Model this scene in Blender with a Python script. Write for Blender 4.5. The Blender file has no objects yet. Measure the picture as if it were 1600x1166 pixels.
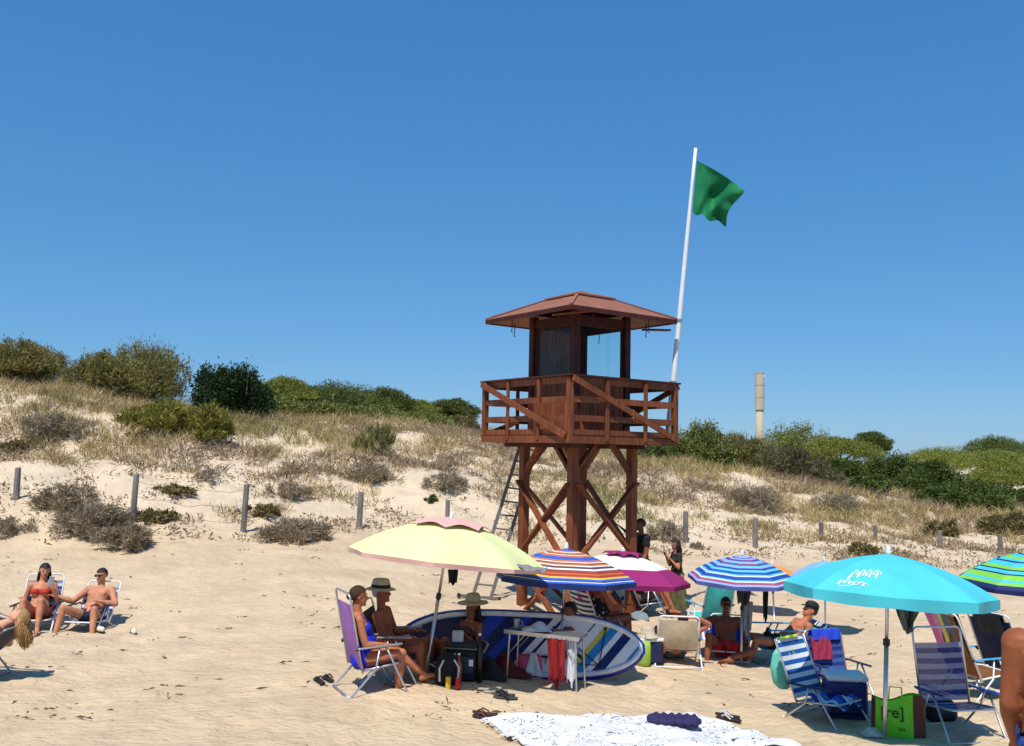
import bpy, bmesh, math, random
import numpy as np
from mathutils import Vector as V, Matrix, noise
R = math.radians
sc = bpy.context.scene
C = sc.collection
# ---------------------------------------------------------------- camera, sky, sun, exposure
F = 1400.0; CX, CY = 800.0, 583.0; HC = 2.75
PITCH = math.atan((705-583)/F); ROLL = R(1.2)
cam = bpy.data.cameras.new('camera'); co = bpy.data.objects.new('camera', cam); C.objects.link(co)
cam.sensor_width = 36; cam.lens = F/1600*36; cam.clip_end = 3000; cam.clip_start = .1
CR = Matrix.Rotation(R(90)+PITCH, 3, 'X') @ Matrix.Rotation(ROLL, 3, 'Z')
co.matrix_world = Matrix.Translation((0, 0, HC)) @ CR.to_4x4()
sc.camera = co
SUN_AZ = V((-.32, -.95, 0)).normalized(); SUN_EL = R(62)
w = bpy.data.worlds.new('World'); sc.world = w; w.use_nodes = True
nt = w.node_tree; bg = nt.nodes['Background']
sky = nt.nodes.new('ShaderNodeTexSky'); sky.sky_type = 'NISHITA'; sky.sun_disc = False
sky.sun_elevation = SUN_EL; sky.sun_rotation = math.atan2(SUN_AZ.x, SUN_AZ.y)
sky.air_density = 1.0; sky.dust_density = 0.1; sky.ozone_density = 2.0; sky.altitude = 0
sp_ = nt.nodes.new('ShaderNodeSeparateColor'); cb_ = nt.nodes.new('ShaderNodeCombineColor'); nt.links.new(sky.outputs[0], sp_.inputs[0])
for i_, (p_, k_) in enumerate(((.88, .53), (.62, 1.50), (.50, 2.95))):   # clear deep blue summer sky
    a_ = nt.nodes.new('ShaderNodeMath'); a_.operation = 'POWER'; a_.inputs[1].default_value = p_; m_ = nt.nodes.new('ShaderNodeMath'); m_.operation = 'MULTIPLY'; m_.inputs[1].default_value = k_
    nt.links.new(sp_.outputs[i_], a_.inputs[0]); nt.links.new(a_.outputs[0], m_.inputs[0]); nt.links.new(m_.outputs[0], cb_.inputs[i_])
nt.links.new(cb_.outputs[0], bg.inputs[0]); bg.inputs[1].default_value = .085
sl = bpy.data.lights.new('sun', 'SUN'); sl.energy = 4.2; sl.angle = R(.53); sl.color = (1, .955, .89)
so = bpy.data.objects.new('sun', sl); C.objects.link(so)
sd = V((SUN_AZ.x*math.cos(SUN_EL), SUN_AZ.y*math.cos(SUN_EL), math.sin(SUN_EL)))
so.rotation_euler = sd.to_track_quat('Z', 'Y').to_euler()
sc.view_settings.view_transform = 'Standard'; sc.view_settings.look = 'None'
sc.view_settings.exposure = 0.2; sc.view_settings.gamma = 1
random.seed(7); rng = np.random.default_rng(7)

# ---------------------------------------------------------------- pixels to rays
def ray(px, py):
    d = CR @ V(((px-CX)/F, -(py-CY)/F, -1)); return d/d.y
def at(px, py, d):
    r = ray(px, py); return V((r.x*d, d, HC+r.z*d))

# ---------------------------------------------------------------- terrain height
COLS = {  # column -> list of (pixel y, depth) or (pixel y, 'z', height)
 0:   [(1166, 'z', .08), (1058, 'z', 0), (985, 'z', -.2), (850, 20.5), (782, 22.5), (700, 26), (600, 32), (585, 36)],
 200: [(1166, 'z', .1), (1058, 'z', .02), (985, 'z', -.18), (850, 20.5), (812, 22), (720, 26.5), (650, 31), (625, 36)],
 400: [(1166, 'z', .12), (980, 'z', 0), (845, 21.5), (832, 22.3), (740, 27.5), (682, 33), (656, 38)],
 600: [(1166, 'z', .2), (1085, 'z', .2), (985, 'z', .1), (835, 24), (780, 27.5), (720, 32), (672, 38), (664, 42)],
 800: [(1166, 'z', .1), (1085, 'z', .1), (965, 'z', -.05), (850, 25.5), (790, 29), (735, 34), (690, 40), (680, 44)],
 1000: [(1166, 'z', 0), (1075, 'z', -.1), (965, 'z', -.1), (865, 25), (800, 30), (745, 35), (722, 40)],
 1200: [(1166, 'z', 0), (1040, 'z', -.3), (970, 'z', -.35), (880, 24.5), (850, 27.5), (780, 34), (745, 40)],
 1400: [(1166, 'z', 0), (1000, 'z', -.25), (890, 24.5), (855, 29), (800, 36), (775, 42)],
 1600: [(1166, 'z', 0), (1000, 'z', -.25), (900, 24.5), (865, 29), (825, 36), (800, 42)]}
ck = sorted(COLS); prof = []
DG = np.arange(0, 120.01, .25)
for c in ck:
    ds, zs = [5.0, 8.5], [.55, .05]
    for a in COLS[c]:
        if a[1] == 'z':
            r = ray(c, a[0]); d = (a[2]-HC)/r.z; z = a[2]
        else:
            d = a[1]; z = at(c, a[0], d).z
        ds.append(d); zs.append(z)
    ds += [ds[-1]+12, 200]; zs += [zs[-1]+.15, zs[-1]]
    prof.append(np.interp(DG, ds, zs))
prof = np.array(prof)
CG = np.arange(-1000, 2601, 25.0)
TZ = np.empty((len(CG), len(DG)))
for j in range(len(DG)): TZ[:, j] = np.interp(CG, ck, prof[:, j])
def blur(a, n, ax):
    k = np.ones(2*n+1)/(2*n+1)
    p = np.pad(a, [(n, n) if i == ax else (0, 0) for i in range(2)], mode='edge')
    return np.apply_along_axis(lambda m: np.convolve(m, k, 'valid'), ax, p)
TZ = blur(blur(TZ, 3, 0), 3, 1); TZ = blur(TZ, 2, 0)
def gbase(x, y):
    c = 800+F*x/max(y, .5); fi = min(max((c+1000)/25, 0), len(CG)-1.001); fj = min(max(y/.25, 0), len(DG)-1.001)
    i, j = int(fi), int(fj); u, v = fi-i, fj-j
    return (TZ[i, j]*(1-u)+TZ[i+1, j]*u)*(1-v)+(TZ[i, j+1]*(1-u)+TZ[i+1, j+1]*u)*v
def smooth(a, b, t):
    t = min(max((t-a)/(b-a), 0), 1); return t*t*(3-2*t)
def foot_d(x, y):
    c = 800+F*x/max(y, .5); return np.interp(c, [0, 200, 400, 600, 800, 1000, 1200, 1400, 1600], [20.5, 20.5, 21.5, 24, 25.5, 25, 25, 25, 25])
def g(x, y):
    z = gbase(x, y); m = smooth(-1.5, 4, y-foot_d(x, y))
    p = V((x, y, 0))
    z += noise.noise(p*.55)*.05*(1-m)
    n1 = noise.noise(p*1.9); n2 = noise.noise(p*4.3+V((7, 3, 0)))
    z += (.026*n1+.022*n2)*(1-m)
    if m < .9 and 7 < y < 30:   # trodden sand: overlapping footprints
        k_ = (1-m)*(.55+.45*noise.noise(p*.35+V((5, 5, 0))))
        for sc_f, dp in ((1.7, .045), (2.9, .03)):
            dd = noise.voronoi(V((x*sc_f+.3*n1, y*sc_f*.8, 3.1*sc_f)))[0][0]; z += k_*dp*(-max(0, 1-dd*2.7)+.45*max(0, 1-abs(dd-.45)*5))
    if m > 0: z += m*(.32*noise.noise(p*.28+V((3, 9, 1)))+.17*noise.noise(p*.8)+.06*n1+.025*n2)
    return z
def G(px, py):
    r = ray(px, py); d = 4.0
    while d < 90:
        if HC+r.z*d < g(r.x*d, d): break
        d += .06
    return V((r.x*d, d, g(r.x*d, d)))

# ---------------------------------------------------------------- materials
def M(name, col, rough=.65, var=.12, scale=9, bump=0, bscale=60, metal=0, spec=.4, transl=0, island=0, alpha=1):
    m = bpy.data.materials.new(name); m.use_nodes = True; t = m.node_tree; b = t.nodes['Principled BSDF']
    b.inputs['Roughness'].default_value = rough; b.inputs['Metallic'].default_value = metal
    b.inputs['Specular IOR Level'].default_value = spec
    tc = t.nodes.new('ShaderNodeTexCoord')
    n = t.nodes.new('ShaderNodeTexNoise'); n.inputs['Scale'].default_value = scale; n.inputs['Detail'].default_value = 5
    t.links.new(tc.outputs['Object'], n.inputs['Vector'])
    hs = t.nodes.new('ShaderNodeHueSaturation'); hs.inputs['Color'].default_value = (*col, 1)
    mr = t.nodes.new('ShaderNodeMapRange'); mr.inputs[1].default_value = .3; mr.inputs[2].default_value = .7
    mr.inputs[3].default_value = 1-var; mr.inputs[4].default_value = 1+var
    t.links.new(n.outputs[0], mr.inputs[0])
    val = mr.outputs[0]
    if island:
        ge = t.nodes.new('ShaderNodeNewGeometry'); m2 = t.nodes.new('ShaderNodeMapRange')
        m2.inputs[3].default_value = 1-island; m2.inputs[4].default_value = 1+island
        t.links.new(ge.outputs['Random Per Island'], m2.inputs[0])
        mu = t.nodes.new('ShaderNodeMath'); mu.operation = 'MULTIPLY'
        t.links.new(val, mu.inputs[0]); t.links.new(m2.outputs[0], mu.inputs[1]); val = mu.outputs[0]
        m3 = t.nodes.new('ShaderNodeMapRange'); m3.inputs[3].default_value = .5-.05*island; m3.inputs[4].default_value = .5+.05*island
        t.links.new(ge.outputs['Random Per Island'], m3.inputs[0]); t.links.new(m3.outputs[0], hs.inputs['Hue'])
    t.links.new(val, hs.inputs['Value']); t.links.new(hs.outputs[0], b.inputs['Base Color'])
    if bump:
        n2 = t.nodes.new('ShaderNodeTexNoise'); n2.inputs['Scale'].default_value = bscale; n2.inputs['Detail'].default_value = 4
        t.links.new(tc.outputs['Object'], n2.inputs['Vector'])
        bp = t.nodes.new('ShaderNodeBump'); bp.inputs['Strength'].default_value = bump; bp.inputs['Distance'].default_value = .02
        t.links.new(n2.outputs[0], bp.inputs['Height']); t.links.new(bp.outputs[0], b.inputs['Normal'])
    out = t.nodes['Material Output']; last = b.outputs[0]
    if transl:
        tr = t.nodes.new('ShaderNodeBsdfTranslucent'); t.links.new(hs.outputs[0], tr.inputs[0])
        mx = t.nodes.new('ShaderNodeMixShader'); mx.inputs[0].default_value = transl
        t.links.new(last, mx.inputs[1]); t.links.new(tr.outputs[0], mx.inputs[2]); last = mx.outputs[0]
    if alpha < 1:
        tp = t.nodes.new('ShaderNodeBsdfTransparent'); mx = t.nodes.new('ShaderNodeMixShader'); mx.inputs[0].default_value = alpha
        t.links.new(tp.outputs[0], mx.inputs[1]); t.links.new(last, mx.inputs[2]); last = mx.outputs[0]
    t.links.new(last, out.inputs[0])
    m['hs'] = hs.name
    return m
def S(r, g_, b):   # sRGB 0..255 to linear
    f = lambda c: c/255/12.92 if c <= 10 else ((c/255+.055)/1.055)**2.4
    return (f(r), f(g_), f(b))
def ramp_mat(name, mode, stops, rough=.7, transl=0, var=.06, alpha=1, k=0, lim=1.0):
    """stops: (pos, colour) with constant steps; mode r (object radius), u, v (uv), d (u + k v)"""
    m = M(name, (.5, .5, .5), rough, var, 14, bump=.25, bscale=7, transl=transl, alpha=alpha); t = m.node_tree; hs = t.nodes[m['hs']]
    tc = t.nodes.new('ShaderNodeTexCoord'); sx = t.nodes.new('ShaderNodeSeparateXYZ')
    if mode == 'r':
        mp = t.nodes.new('ShaderNodeVectorMath'); mp.operation = 'MULTIPLY'; mp.inputs[1].default_value = (1/lim, 1/lim, 0)
        ln = t.nodes.new('ShaderNodeVectorMath'); ln.operation = 'LENGTH'
        t.links.new(tc.outputs['Object'], mp.inputs[0]); t.links.new(mp.outputs[0], ln.inputs[0]); val = ln.outputs['Value']
    else:
        t.links.new(tc.outputs['UV'], sx.inputs[0])
        if mode == 'd':
            a = t.nodes.new('ShaderNodeMath'); a.operation = 'MULTIPLY_ADD'; a.inputs[1].default_value = k
            t.links.new(sx.outputs[1], a.inputs[0]); t.links.new(sx.outputs[0], a.inputs[2]); val = a.outputs[0]
        else: val = sx.outputs[0 if mode == 'u' else 1]
    cr = t.nodes.new('ShaderNodeValToRGB'); e = cr.color_ramp; e.interpolation = 'CONSTANT'
    e.elements.remove(e.elements[1]); e.elements[0].position = stops[0][0]; e.elements[0].color = (*stops[0][1], 1)
    for p, c in stops[1:]:
        el = e.elements.new(min(p, 1)); el.color = (*c, 1)
    t.links.new(val, cr.inputs[0]); t.links.new(cr.outputs[0], hs.inputs['Color'])
    return m
def wood(name, col, col2):
    m = M(name, col, .6, .18, 3, spec=.3); t = m.node_tree; hs = t.nodes[m['hs']]
    tc = t.nodes.new('ShaderNodeTexCoord'); mp = t.nodes.new('ShaderNodeMapping'); mp.inputs['Scale'].default_value = (28, 28, 2.2)
    n = t.nodes.new('ShaderNodeTexNoise'); n.inputs['Scale'].default_value = 1; n.inputs['Detail'].default_value = 6
    cr = t.nodes.new('ShaderNodeValToRGB'); cr.color_ramp.elements[0].position = .35; cr.color_ramp.elements[1].position = .7
    cr.color_ramp.elements[0].color = (*col, 1); cr.color_ramp.elements[1].color = (*col2, 1)
    oi = t.nodes.new('ShaderNodeObjectInfo'); ad = t.nodes.new('ShaderNodeVectorMath'); ad.operation = 'ADD'
    t.links.new(tc.outputs['Object'], ad.inputs[0]); t.links.new(oi.outputs['Random'], ad.inputs[1])
    t.links.new(ad.outputs[0], mp.inputs[0]); t.links.new(mp.outputs[0], n.inputs[0]); t.links.new(n.outputs[0], cr.inputs[0]); t.links.new(cr.outputs[0], hs.inputs['Color'])
    m2 = t.nodes.new('ShaderNodeMapRange'); m2.inputs[3].default_value = .82; m2.inputs[4].default_value = 1.18
    t.links.new(oi.outputs['Random'], m2.inputs[0]); mu = t.nodes.new('ShaderNodeMath'); mu.operation = 'MULTIPLY'
    old = hs.inputs['Value'].links[0].from_socket; t.links.new(old, mu.inputs[0]); t.links.new(m2.outputs[0], mu.inputs[1]); t.links.new(mu.outputs[0], hs.inputs['Value'])
    bp = t.nodes.new('ShaderNodeBump'); bp.inputs['Strength'].default_value = .4; bp.inputs['Distance'].default_value = .01
    t.links.new(n.outputs[0], bp.inputs['Height']); t.links.new(bp.outputs[0], t.nodes['Principled BSDF'].inputs['Normal'])
    return m
ALU = M('aluminium', (.55, .56, .57), .35, .1, metal=.85)
STEEL = M('grey_tube', (.33, .34, .36), .4, .1, metal=.5)
WHT = M('white_paint', (.78, .78, .77), .45, .05)
BLK = M('black_fabric', (.012, .012, .014), .8, .3)
NAVY = M('navy_fabric', (.012, .018, .07), .75, .2)
RUB = M('dark_rubber', (.02, .02, .02), .6, .2)

# ---------------------------------------------------------------- mesh builders
class MB:
    def __init__(s): s.v, s.f, s.uv = [], [], {}
    def box(s, c, size, rot=None):
        c = V(c); h = V(size)/2; n = len(s.v)
        for z in (-1, 1):
            for y in (-1, 1):
                for x in (-1, 1):
                    p = V((x*h.x, y*h.y, z*h.z)); s.v.append(c+(rot @ p if rot else p))
        s.f += [[n+i for i in q] for q in ((0, 2, 3, 1), (4, 5, 7, 6), (0, 1, 5, 4), (2, 6, 7, 3), (0, 4, 6, 2), (1, 3, 7, 5))]
        return s
    def beam(s, a, b, wd, ht, up=(0, 0, 1)):
        a, b = V(a), V(b); z = (b-a).normalized(); u = V(up)
        if abs(u.dot(z)) > .98: u = V((1, 0, 0))
        x = u.cross(z).normalized(); y = z.cross(x)
        rot = Matrix((x, y, z)).transposed()
        return s.box((a+b)/2, (wd, ht, (b-a).length), rot)
    def tube(s, pts, r, n=8, r2=None):
        pts = [V(p) for p in pts]; m = len(pts); base = len(s.v); ref = V((.3, .2, .93))
        for i, p in enumerate(pts):
            d = (pts[min(i+1, m-1)]-pts[max(i-1, 0)]).normalized()
            if abs(d.dot(ref)) > .95: ref = V((.93, .3, .1))
            x = ref.cross(d).normalized(); y = d.cross(x); rr = r if r2 is None else r+(r2-r)*i/(m-1)
            for k in range(n):
                a = 2*math.pi*k/n; s.v.append(p+(x*math.cos(a)+y*math.sin(a))*rr)
        for i in range(m-1):
            for k in range(n):
                a, b = base+i*n+k, base+i*n+(k+1) % n; s.f.append([a, b, b+n, a+n])
        s.f.append([base+k for k in range(n)][::-1]); s.f.append([base+(m-1)*n+k for k in range(n)])
        return s
    def loft(s, rings, n=14):   # rings: (centre, xaxis, yaxis, rx, ry)
        base = len(s.v)
        for c, xa, ya, rx, ry in rings:
            for k in range(n):
                a = 2*math.pi*k/n; s.v.append(V(c)+V(xa)*(rx*math.cos(a))+V(ya)*(ry*math.sin(a)))
        m = len(rings)
        for i in range(m-1):
            for k in range(n):
                a, b = base+i*n+k, base+i*n+(k+1) % n; s.f.append([a, b, b+n, a+n])
        s.f.append([base+k for k in range(n)][::-1]); s.f.append([base+(m-1)*n+k for k in range(n)])
        return s
    def lathe(s, prof_, c=(0, 0, 0), n=18):
        c = V(c); return s.loft([(c+V((0, 0, z)), (1, 0, 0), (0, 1, 0), max(r, 1e-4), max(r, 1e-4)) for r, z in prof_], n)
    def rc(s, p, q, r1, r2, n=10):   # tapered capsule
        p, q = V(p), V(q); d = q-p; L = d.length or 1e-4; d = d/L
        x = d.orthogonal().normalized(); y = d.cross(x); rings = []
        for a in (-88, -60, -30): rings.append((p+d*(r1*math.sin(R(a))), x, y, r1*math.cos(R(a)), r1*math.cos(R(a))))
        rings.append((p, x, y, r1, r1)); rings.append((q, x, y, r2, r2))
        for a in (30, 60, 88): rings.append((q+d*(r2*math.sin(R(a))), x, y, r2*math.cos(R(a)), r2*math.cos(R(a))))
        return s.loft(rings, n)
    def ell(s, c, rx, ry, rz, X=(1, 0, 0), Y=(0, 1, 0), n=14, m=9):
        X, Y = V(X), V(Y); Z = X.cross(Y); c = V(c)
        return s.loft([(c+Z*(rz*math.sin(a)), X, Y, rx*math.cos(a), ry*math.cos(a)) for a in [R(-88+176*i/(m-1)) for i in range(m)]], n)
    def sheet(s, nu, nv, fn, th=.004):   # fn(u, v) -> point; two-sided sheet of thickness th with uv
        P = [[V(fn(i/nu, j/nv)) for i in range(nu+1)] for j in range(nv+1)]; base = len(s.v)
        for sg in (.5, -.5):
            for j in range(nv+1):
                for i in range(nu+1):
                    du = P[j][min(i+1, nu)]-P[j][max(i-1, 0)]; dv = P[min(j+1, nv)][i]-P[max(j-1, 0)][i]
                    nn = du.cross(dv); nn = nn.normalized() if nn.length > 1e-9 else V((0, 0, 1))
                    s.v.append(P[j][i]+nn*th*sg)
        W = nu+1; N = W*(nv+1)
        def uvq(q): s.uv[len(s.f)] = [((k % N % W)/nu, (k % N//W)/nv) for k in [x-base for x in q]]; s.f.append(q)
        for j in range(nv):
            for i in range(nu):
                a = base+j*W+i; uvq([a, a+1, a+W+1, a+W]); a += N; uvq([a+W, a+W+1, a+1, a])
        for i in range(nu):
            a = base+i; uvq([a, a+N, a+N+1, a+1]); a = base+nv*W+i; uvq([a+1, a+1+N, a+N, a])
        for j in range(nv):
            a = base+j*W; uvq([a+W, a+W+N, a+N, a]); a = base+j*W+nu; uvq([a, a+N, a+W+N, a+W])
        return s
    def mesh(s, name, mat, sm=False, bevel=0):
        me = bpy.data.meshes.new(name); me.from_pydata([tuple(v) for v in s.v], [], s.f)
        if s.uv:
            ul = me.uv_layers.new(name='UVMap')
            for p in me.polygons:
                q = s.uv.get(p.index)
                if q:
                    for li, c in zip(p.loop_indices, q): ul.data[li].uv = c
        me.materials.append(mat)
        if sm:
            me.polygons.foreach_set('use_smooth', [True]*len(me.polygons))
            if s.uv: me.set_sharp_from_angle(angle=R(50))
        if bevel:
            b = bmesh.new(); b.from_mesh(me); bmesh.ops.bevel(b, geom=b.edges[:], offset=bevel, segments=1, affect='EDGES', clamp_overlap=True); b.to_mesh(me); b.free()
        return me
    def build(s, name, mat, parent=None, sm=False, bevel=0):
        return link(name, s.mesh(name, mat, sm, bevel), parent)
def link(name, me, parent=None, mw=None):
    o = bpy.data.objects.new(name, me); C.objects.link(o)
    if parent: o.parent = parent
    if mw: o.matrix_local = mw
    return o
def tag(o, label, cat, group=None):
    o['label'] = label; o['category'] = cat
    if group: o['group'] = group
    return o
def thing(name, label, cat, loc=(0, 0, 0), rz=0, group=None):
    o = bpy.data.objects.new(name, None); C.objects.link(o); o.location = loc; o.rotation_euler = (0, 0, rz)
    o.empty_display_size = .2
    return tag(o, label, cat, group)
def fast_mesh(name, v, faces, mat, k=4):
    me = bpy.data.meshes.new(name); n = len(faces)
    me.vertices.add(len(v)); me.vertices.foreach_set('co', np.asarray(v, np.float32).ravel())
    me.loops.add(n*k); me.loops.foreach_set('vertex_index', np.asarray(faces, np.int32).ravel())
    me.polygons.add(n); me.polygons.foreach_set('loop_start', np.arange(0, n*k, k, dtype=np.int32))
    me.update(calc_edges=True); me.validate(); me.materials.append(mat); return me
# ---------------------------------------------------------------- ground
def sand_mat():
    m = M('beach_sand', (.5, .36, .22), .95, .10, 1.3, spec=.1); t = m.node_tree; hs = t.nodes[m['hs']]; b = t.nodes['Principled BSDF']
    tc = t.nodes.new('ShaderNodeTexCoord')
    n = t.nodes.new('ShaderNodeTexNoise'); n.inputs['Scale'].default_value = .5; n.inputs['Detail'].default_value = 6
    t.links.new(tc.outputs['Object'], n.inputs[0])
    cr = t.nodes.new('ShaderNodeValToRGB'); cr.color_ramp.elements[0].position = .35; cr.color_ramp.elements[1].position = .68
    cr.color_ramp.elements[0].color = (.56, .42, .268, 1); cr.color_ramp.elements[1].color = (.63, .48, .315, 1)
    at_ = t.nodes.new('ShaderNodeAttribute'); at_.attribute_name = 'dune'
    mx = t.nodes.new('ShaderNodeMix'); mx.data_type = 'RGBA'; mx.inputs['B'].default_value = (.64, .51, .355, 1)
    t.links.new(n.outputs[0], cr.inputs[0]); t.links.new(cr.outputs[0], mx.inputs['A']); t.links.new(at_.outputs['Fac'], mx.inputs['Factor'])
    n4 = t.nodes.new('ShaderNodeTexNoise'); n4.inputs['Scale'].default_value = 7; n4.inputs['Detail'].default_value = 8; n4.inputs['Roughness'].default_value = .75
    t.links.new(tc.outputs['Object'], n4.inputs[0])
    c4 = t.nodes.new('ShaderNodeValToRGB'); c4.color_ramp.elements[0].position = .66; c4.color_ramp.elements[1].position = .74
    c4.color_ramp.elements[0].color = (0, 0, 0, 1); c4.color_ramp.elements[1].color = (.55, .55, .55, 1)
    m5 = t.nodes.new('ShaderNodeMix'); m5.data_type = 'RGBA'; m5.inputs['B'].default_value = (.3, .2, .12, 1)
    t.links.new(n4.outputs[0], c4.inputs[0]); t.links.new(c4.outputs[0], m5.inputs['Factor']); t.links.new(mx.outputs['Result'], m5.inputs['A'])
    t.links.new(m5.outputs['Result'], hs.inputs['Color'])
    mp = t.nodes.new('ShaderNodeMapping'); mp.inputs['Scale'].default_value = (1, 1.6, 1); t.links.new(tc.outputs['Object'], mp.inputs[0])
    prev = None
    for s_, st, ds in ((5.5, .65, .08), (15, .7, .04), (80, .5, .008)):
        nn = t.nodes.new('ShaderNodeTexNoise'); nn.inputs['Scale'].default_value = s_; nn.inputs['Detail'].default_value = 3
        t.links.new(mp.outputs[0], nn.inputs[0]); bp = t.nodes.new('ShaderNodeBump'); bp.inputs['Strength'].default_value = st; bp.inputs['Distance'].default_value = ds
        t.links.new(nn.outputs[0], bp.inputs['Height'])
        if prev: t.links.new(prev.outputs[0], bp.inputs['Normal'])
        prev = bp
    t.links.new(prev.outputs[0], b.inputs['Normal'])
    return m
SAND = sand_mat()
def ground():
    cs = list(np.arange(-2600, -150, 90))+list(np.arange(-150, 1750, 4.0))+list(np.arange(1750, 4300, 90))
    ds = [1.0, 2.5, 4, 5, 6, 7, 8]
    while ds[-1] < 52: ds.append(ds[-1]*1.0068)
    while ds[-1] < 900: ds.append(ds[-1]*1.12)
    vs, dune = [], []
    for d in ds:
        for c in cs:
            x = (c-800)/F*d; z = g(x, d) if d < 60 else gbase(x, min(d, 100))+.3*noise.noise(V((x, d, 0))*.1)
            vs.append((x, d, z)); dune.append(smooth(-1, 3.5, d-foot_d(x, d)))
    W = len(cs); idx = np.arange(len(ds)*W).reshape(len(ds), W)
    q = np.stack([idx[:-1, :-1], idx[:-1, 1:], idx[1:, 1:], idx[1:, :-1]], -1).reshape(-1, 4)
    me = fast_mesh('sand_ground', vs, q, SAND); me.polygons.foreach_set('use_smooth', [True]*len(me.polygons))
    a = me.attributes.new('dune', 'FLOAT', 'POINT'); a.data.foreach_set('value', dune)
    o = link('sand_ground', me); o['kind'] = 'structure'; o['label'] = 'pale sand beach rising into scrubby dunes'
ground()

# ---------------------------------------------------------------- grass and scrub
def leafM(name, rgb, isl=.45, tr=.25): return M(name, S(*rgb), .8, .22, .8, spec=.2, transl=tr, island=isl)
STRAW = leafM('straw_grass', (184, 162, 116)); GREYB = leafM('grey_scrub', (150, 130, 104)); OLIVE = leafM('olive_grass', (146, 138, 86))
def blades(pos, dirs, length, width, bend=.25):
    n = len(pos); d = dirs/np.linalg.norm(dirs, axis=1, keepdims=True)
    rv = rng.normal(size=(n, 3)); s = np.cross(d, rv); s /= np.linalg.norm(s, axis=1, keepdims=True)+1e-9
    L = length[:, None]; Wd = (width if np.ndim(width) else np.full(n, width))[:, None]/2
    mid = pos+d*L*.5; off = rng.normal(size=(n, 3))*bend*L; off[:, 2] = -abs(off[:, 2])*.6
    tip = pos+d*L+off
    v = np.stack([pos, mid+s*Wd, tip, mid-s*Wd], 1).reshape(-1, 3)
    return v, np.arange(n*4).reshape(n, 4)
def grass():
    sets = {'straw': [], 'grey': [], 'olive': []}
    tries = 0; cnt = 0
    while cnt < 10500 and tries < 90000:
        tries += 1
        c = random.uniform(-260, 1860); d = random.uniform(19, 56); x = (c-800)/F*d
        fd = foot_d(x, d)
        if d < fd+.2: continue
        t = smooth(0, 12, d-fd)
        n1 = noise.noise(V((x*.33, d*.42, 4.2)))+.5*noise.noise(V((x*.9, d*1.1, 1.2)))
        thr = .16-.60*t + (.22 if c < 700 and d < fd+5 else 0)
        if n1 < thr: continue
        cnt += 1
        k = noise.noise(V((x*.18, d*.25, 9.9)))+random.uniform(-.25, .25)
        sets['olive' if k > .34 else 'grey' if k < -.06 else 'straw'].append((x, d, t))
    for key, mat, nm, lab in (('straw', STRAW, 'dune_grass', 'dry straw coloured grass tufts over the dune slope'), ('grey', GREYB, 'dune_scrub', 'low grey brown dead scrub over the dune slope'), ('olive', OLIVE, 'green_dune_grass', 'olive green grass tufts over the dune slope')):
        P, D, L, Wd = [], [], [], []
        for x, d, t in sets[key]:
            nb = random.randint(16, 30); r = random.uniform(.12, .42); h = random.uniform(.22, .55)*(.65+.7*t)
            ph = rng.uniform(0, 6.283, nb); rr = r*np.sqrt(rng.uniform(0, 1, nb))
            ox, oy = rr*np.cos(ph), rr*np.sin(ph); z = g(x, d)-.03
            gx = (g(x+.3, d)-z-.03)/.3; gy = (g(x, d+.3)-z-.03)/.3
            P.append(np.stack([x+ox, d+oy, z+gx*ox+gy*oy], 1))
            up = .55 if key == 'grey' else 1.3
            D.append(np.stack([ox/r*.7+rng.normal(0, .35, nb), oy/r*.7+rng.normal(0, .35, nb), np.abs(rng.normal(up, .3, nb))+.1], 1))
            L.append(h*rng.uniform(.5, 1.15, nb)); Wd.append(np.full(nb, .022 if key != 'grey' else .026))
        v, q = blades(np.concatenate(P), np.concatenate(D), np.concatenate(L), np.concatenate(Wd))
        o = link(nm, fast_mesh(nm, v, q, mat)); o['kind'] = 'stuff'; o['label'] = lab; o['category'] = 'grass'
    # creeping ground cover: small leaf clumps on bare sand of the dune
    P, D, L = [], [], []
    for i in range(1700):
        c = random.uniform(-200, 1800); fd = foot_d((c-800)/F*24, 24); d = fd+abs(random.gauss(0, 5))-.1; x = (c-800)/F*d
        if noise.noise(V((x*.7, d*.8, 2.2))) < -.12: continue
        nb = random.randint(4, 14); z = g(x, d); s_ = random.uniform(.06, .26)
        o_ = rng.normal(0, s_, (nb, 3)); o_[:, 2] = np.abs(o_[:, 2])*.3; P.append(np.array([[x, d, z]])+o_); D.append(rng.normal(0, 1, (nb, 3))+[0, 0, .8]); L.append(rng.uniform(.06, .16, nb))
    v, q = blades(np.concatenate(P), np.concatenate(D), np.concatenate(L), .045)
    o = link('creeping_plants', fast_mesh('creeping_plants', v, q, GREYB)); o['kind'] = 'stuff'; o['label'] = 'sparse creeping plants dotting the lower dune sand'; o['category'] = 'plants'
    # dry weed and twigs on the beach
    P, D, L = [], [], []
    for i in range(650):
        d = random.uniform(8.8, 25); c = random.uniform(-60, 1660); x = (c-800)/F*d
        if noise.noise(V((x*.5, d*1.3, 7.7))) < -.05: continue
        k = random.randint(1, 4); z = g(x, d)+.012
        P.append(np.array([[x, d, z]])+np.stack([rng.normal(0, .07, k), rng.normal(0, .04, k), np.zeros(k)], 1)); D.append(np.stack([rng.normal(0, 1, k), rng.normal(0, .6, k), np.full(k, .08)], 1)); L.append(rng.uniform(.03, .13, k))
    v, q = blades(np.concatenate(P), np.concatenate(D), np.concatenate(L), .022)
    o = link('beach_litter', fast_mesh('beach_litter', v, q, M('dry_weed', S(100, 76, 52), .9, .2, island=.4))); o['kind'] = 'stuff'; o['label'] = 'scattered dry weed scraps on the beach sand'; o['category'] = 'debris'
grass()

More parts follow.
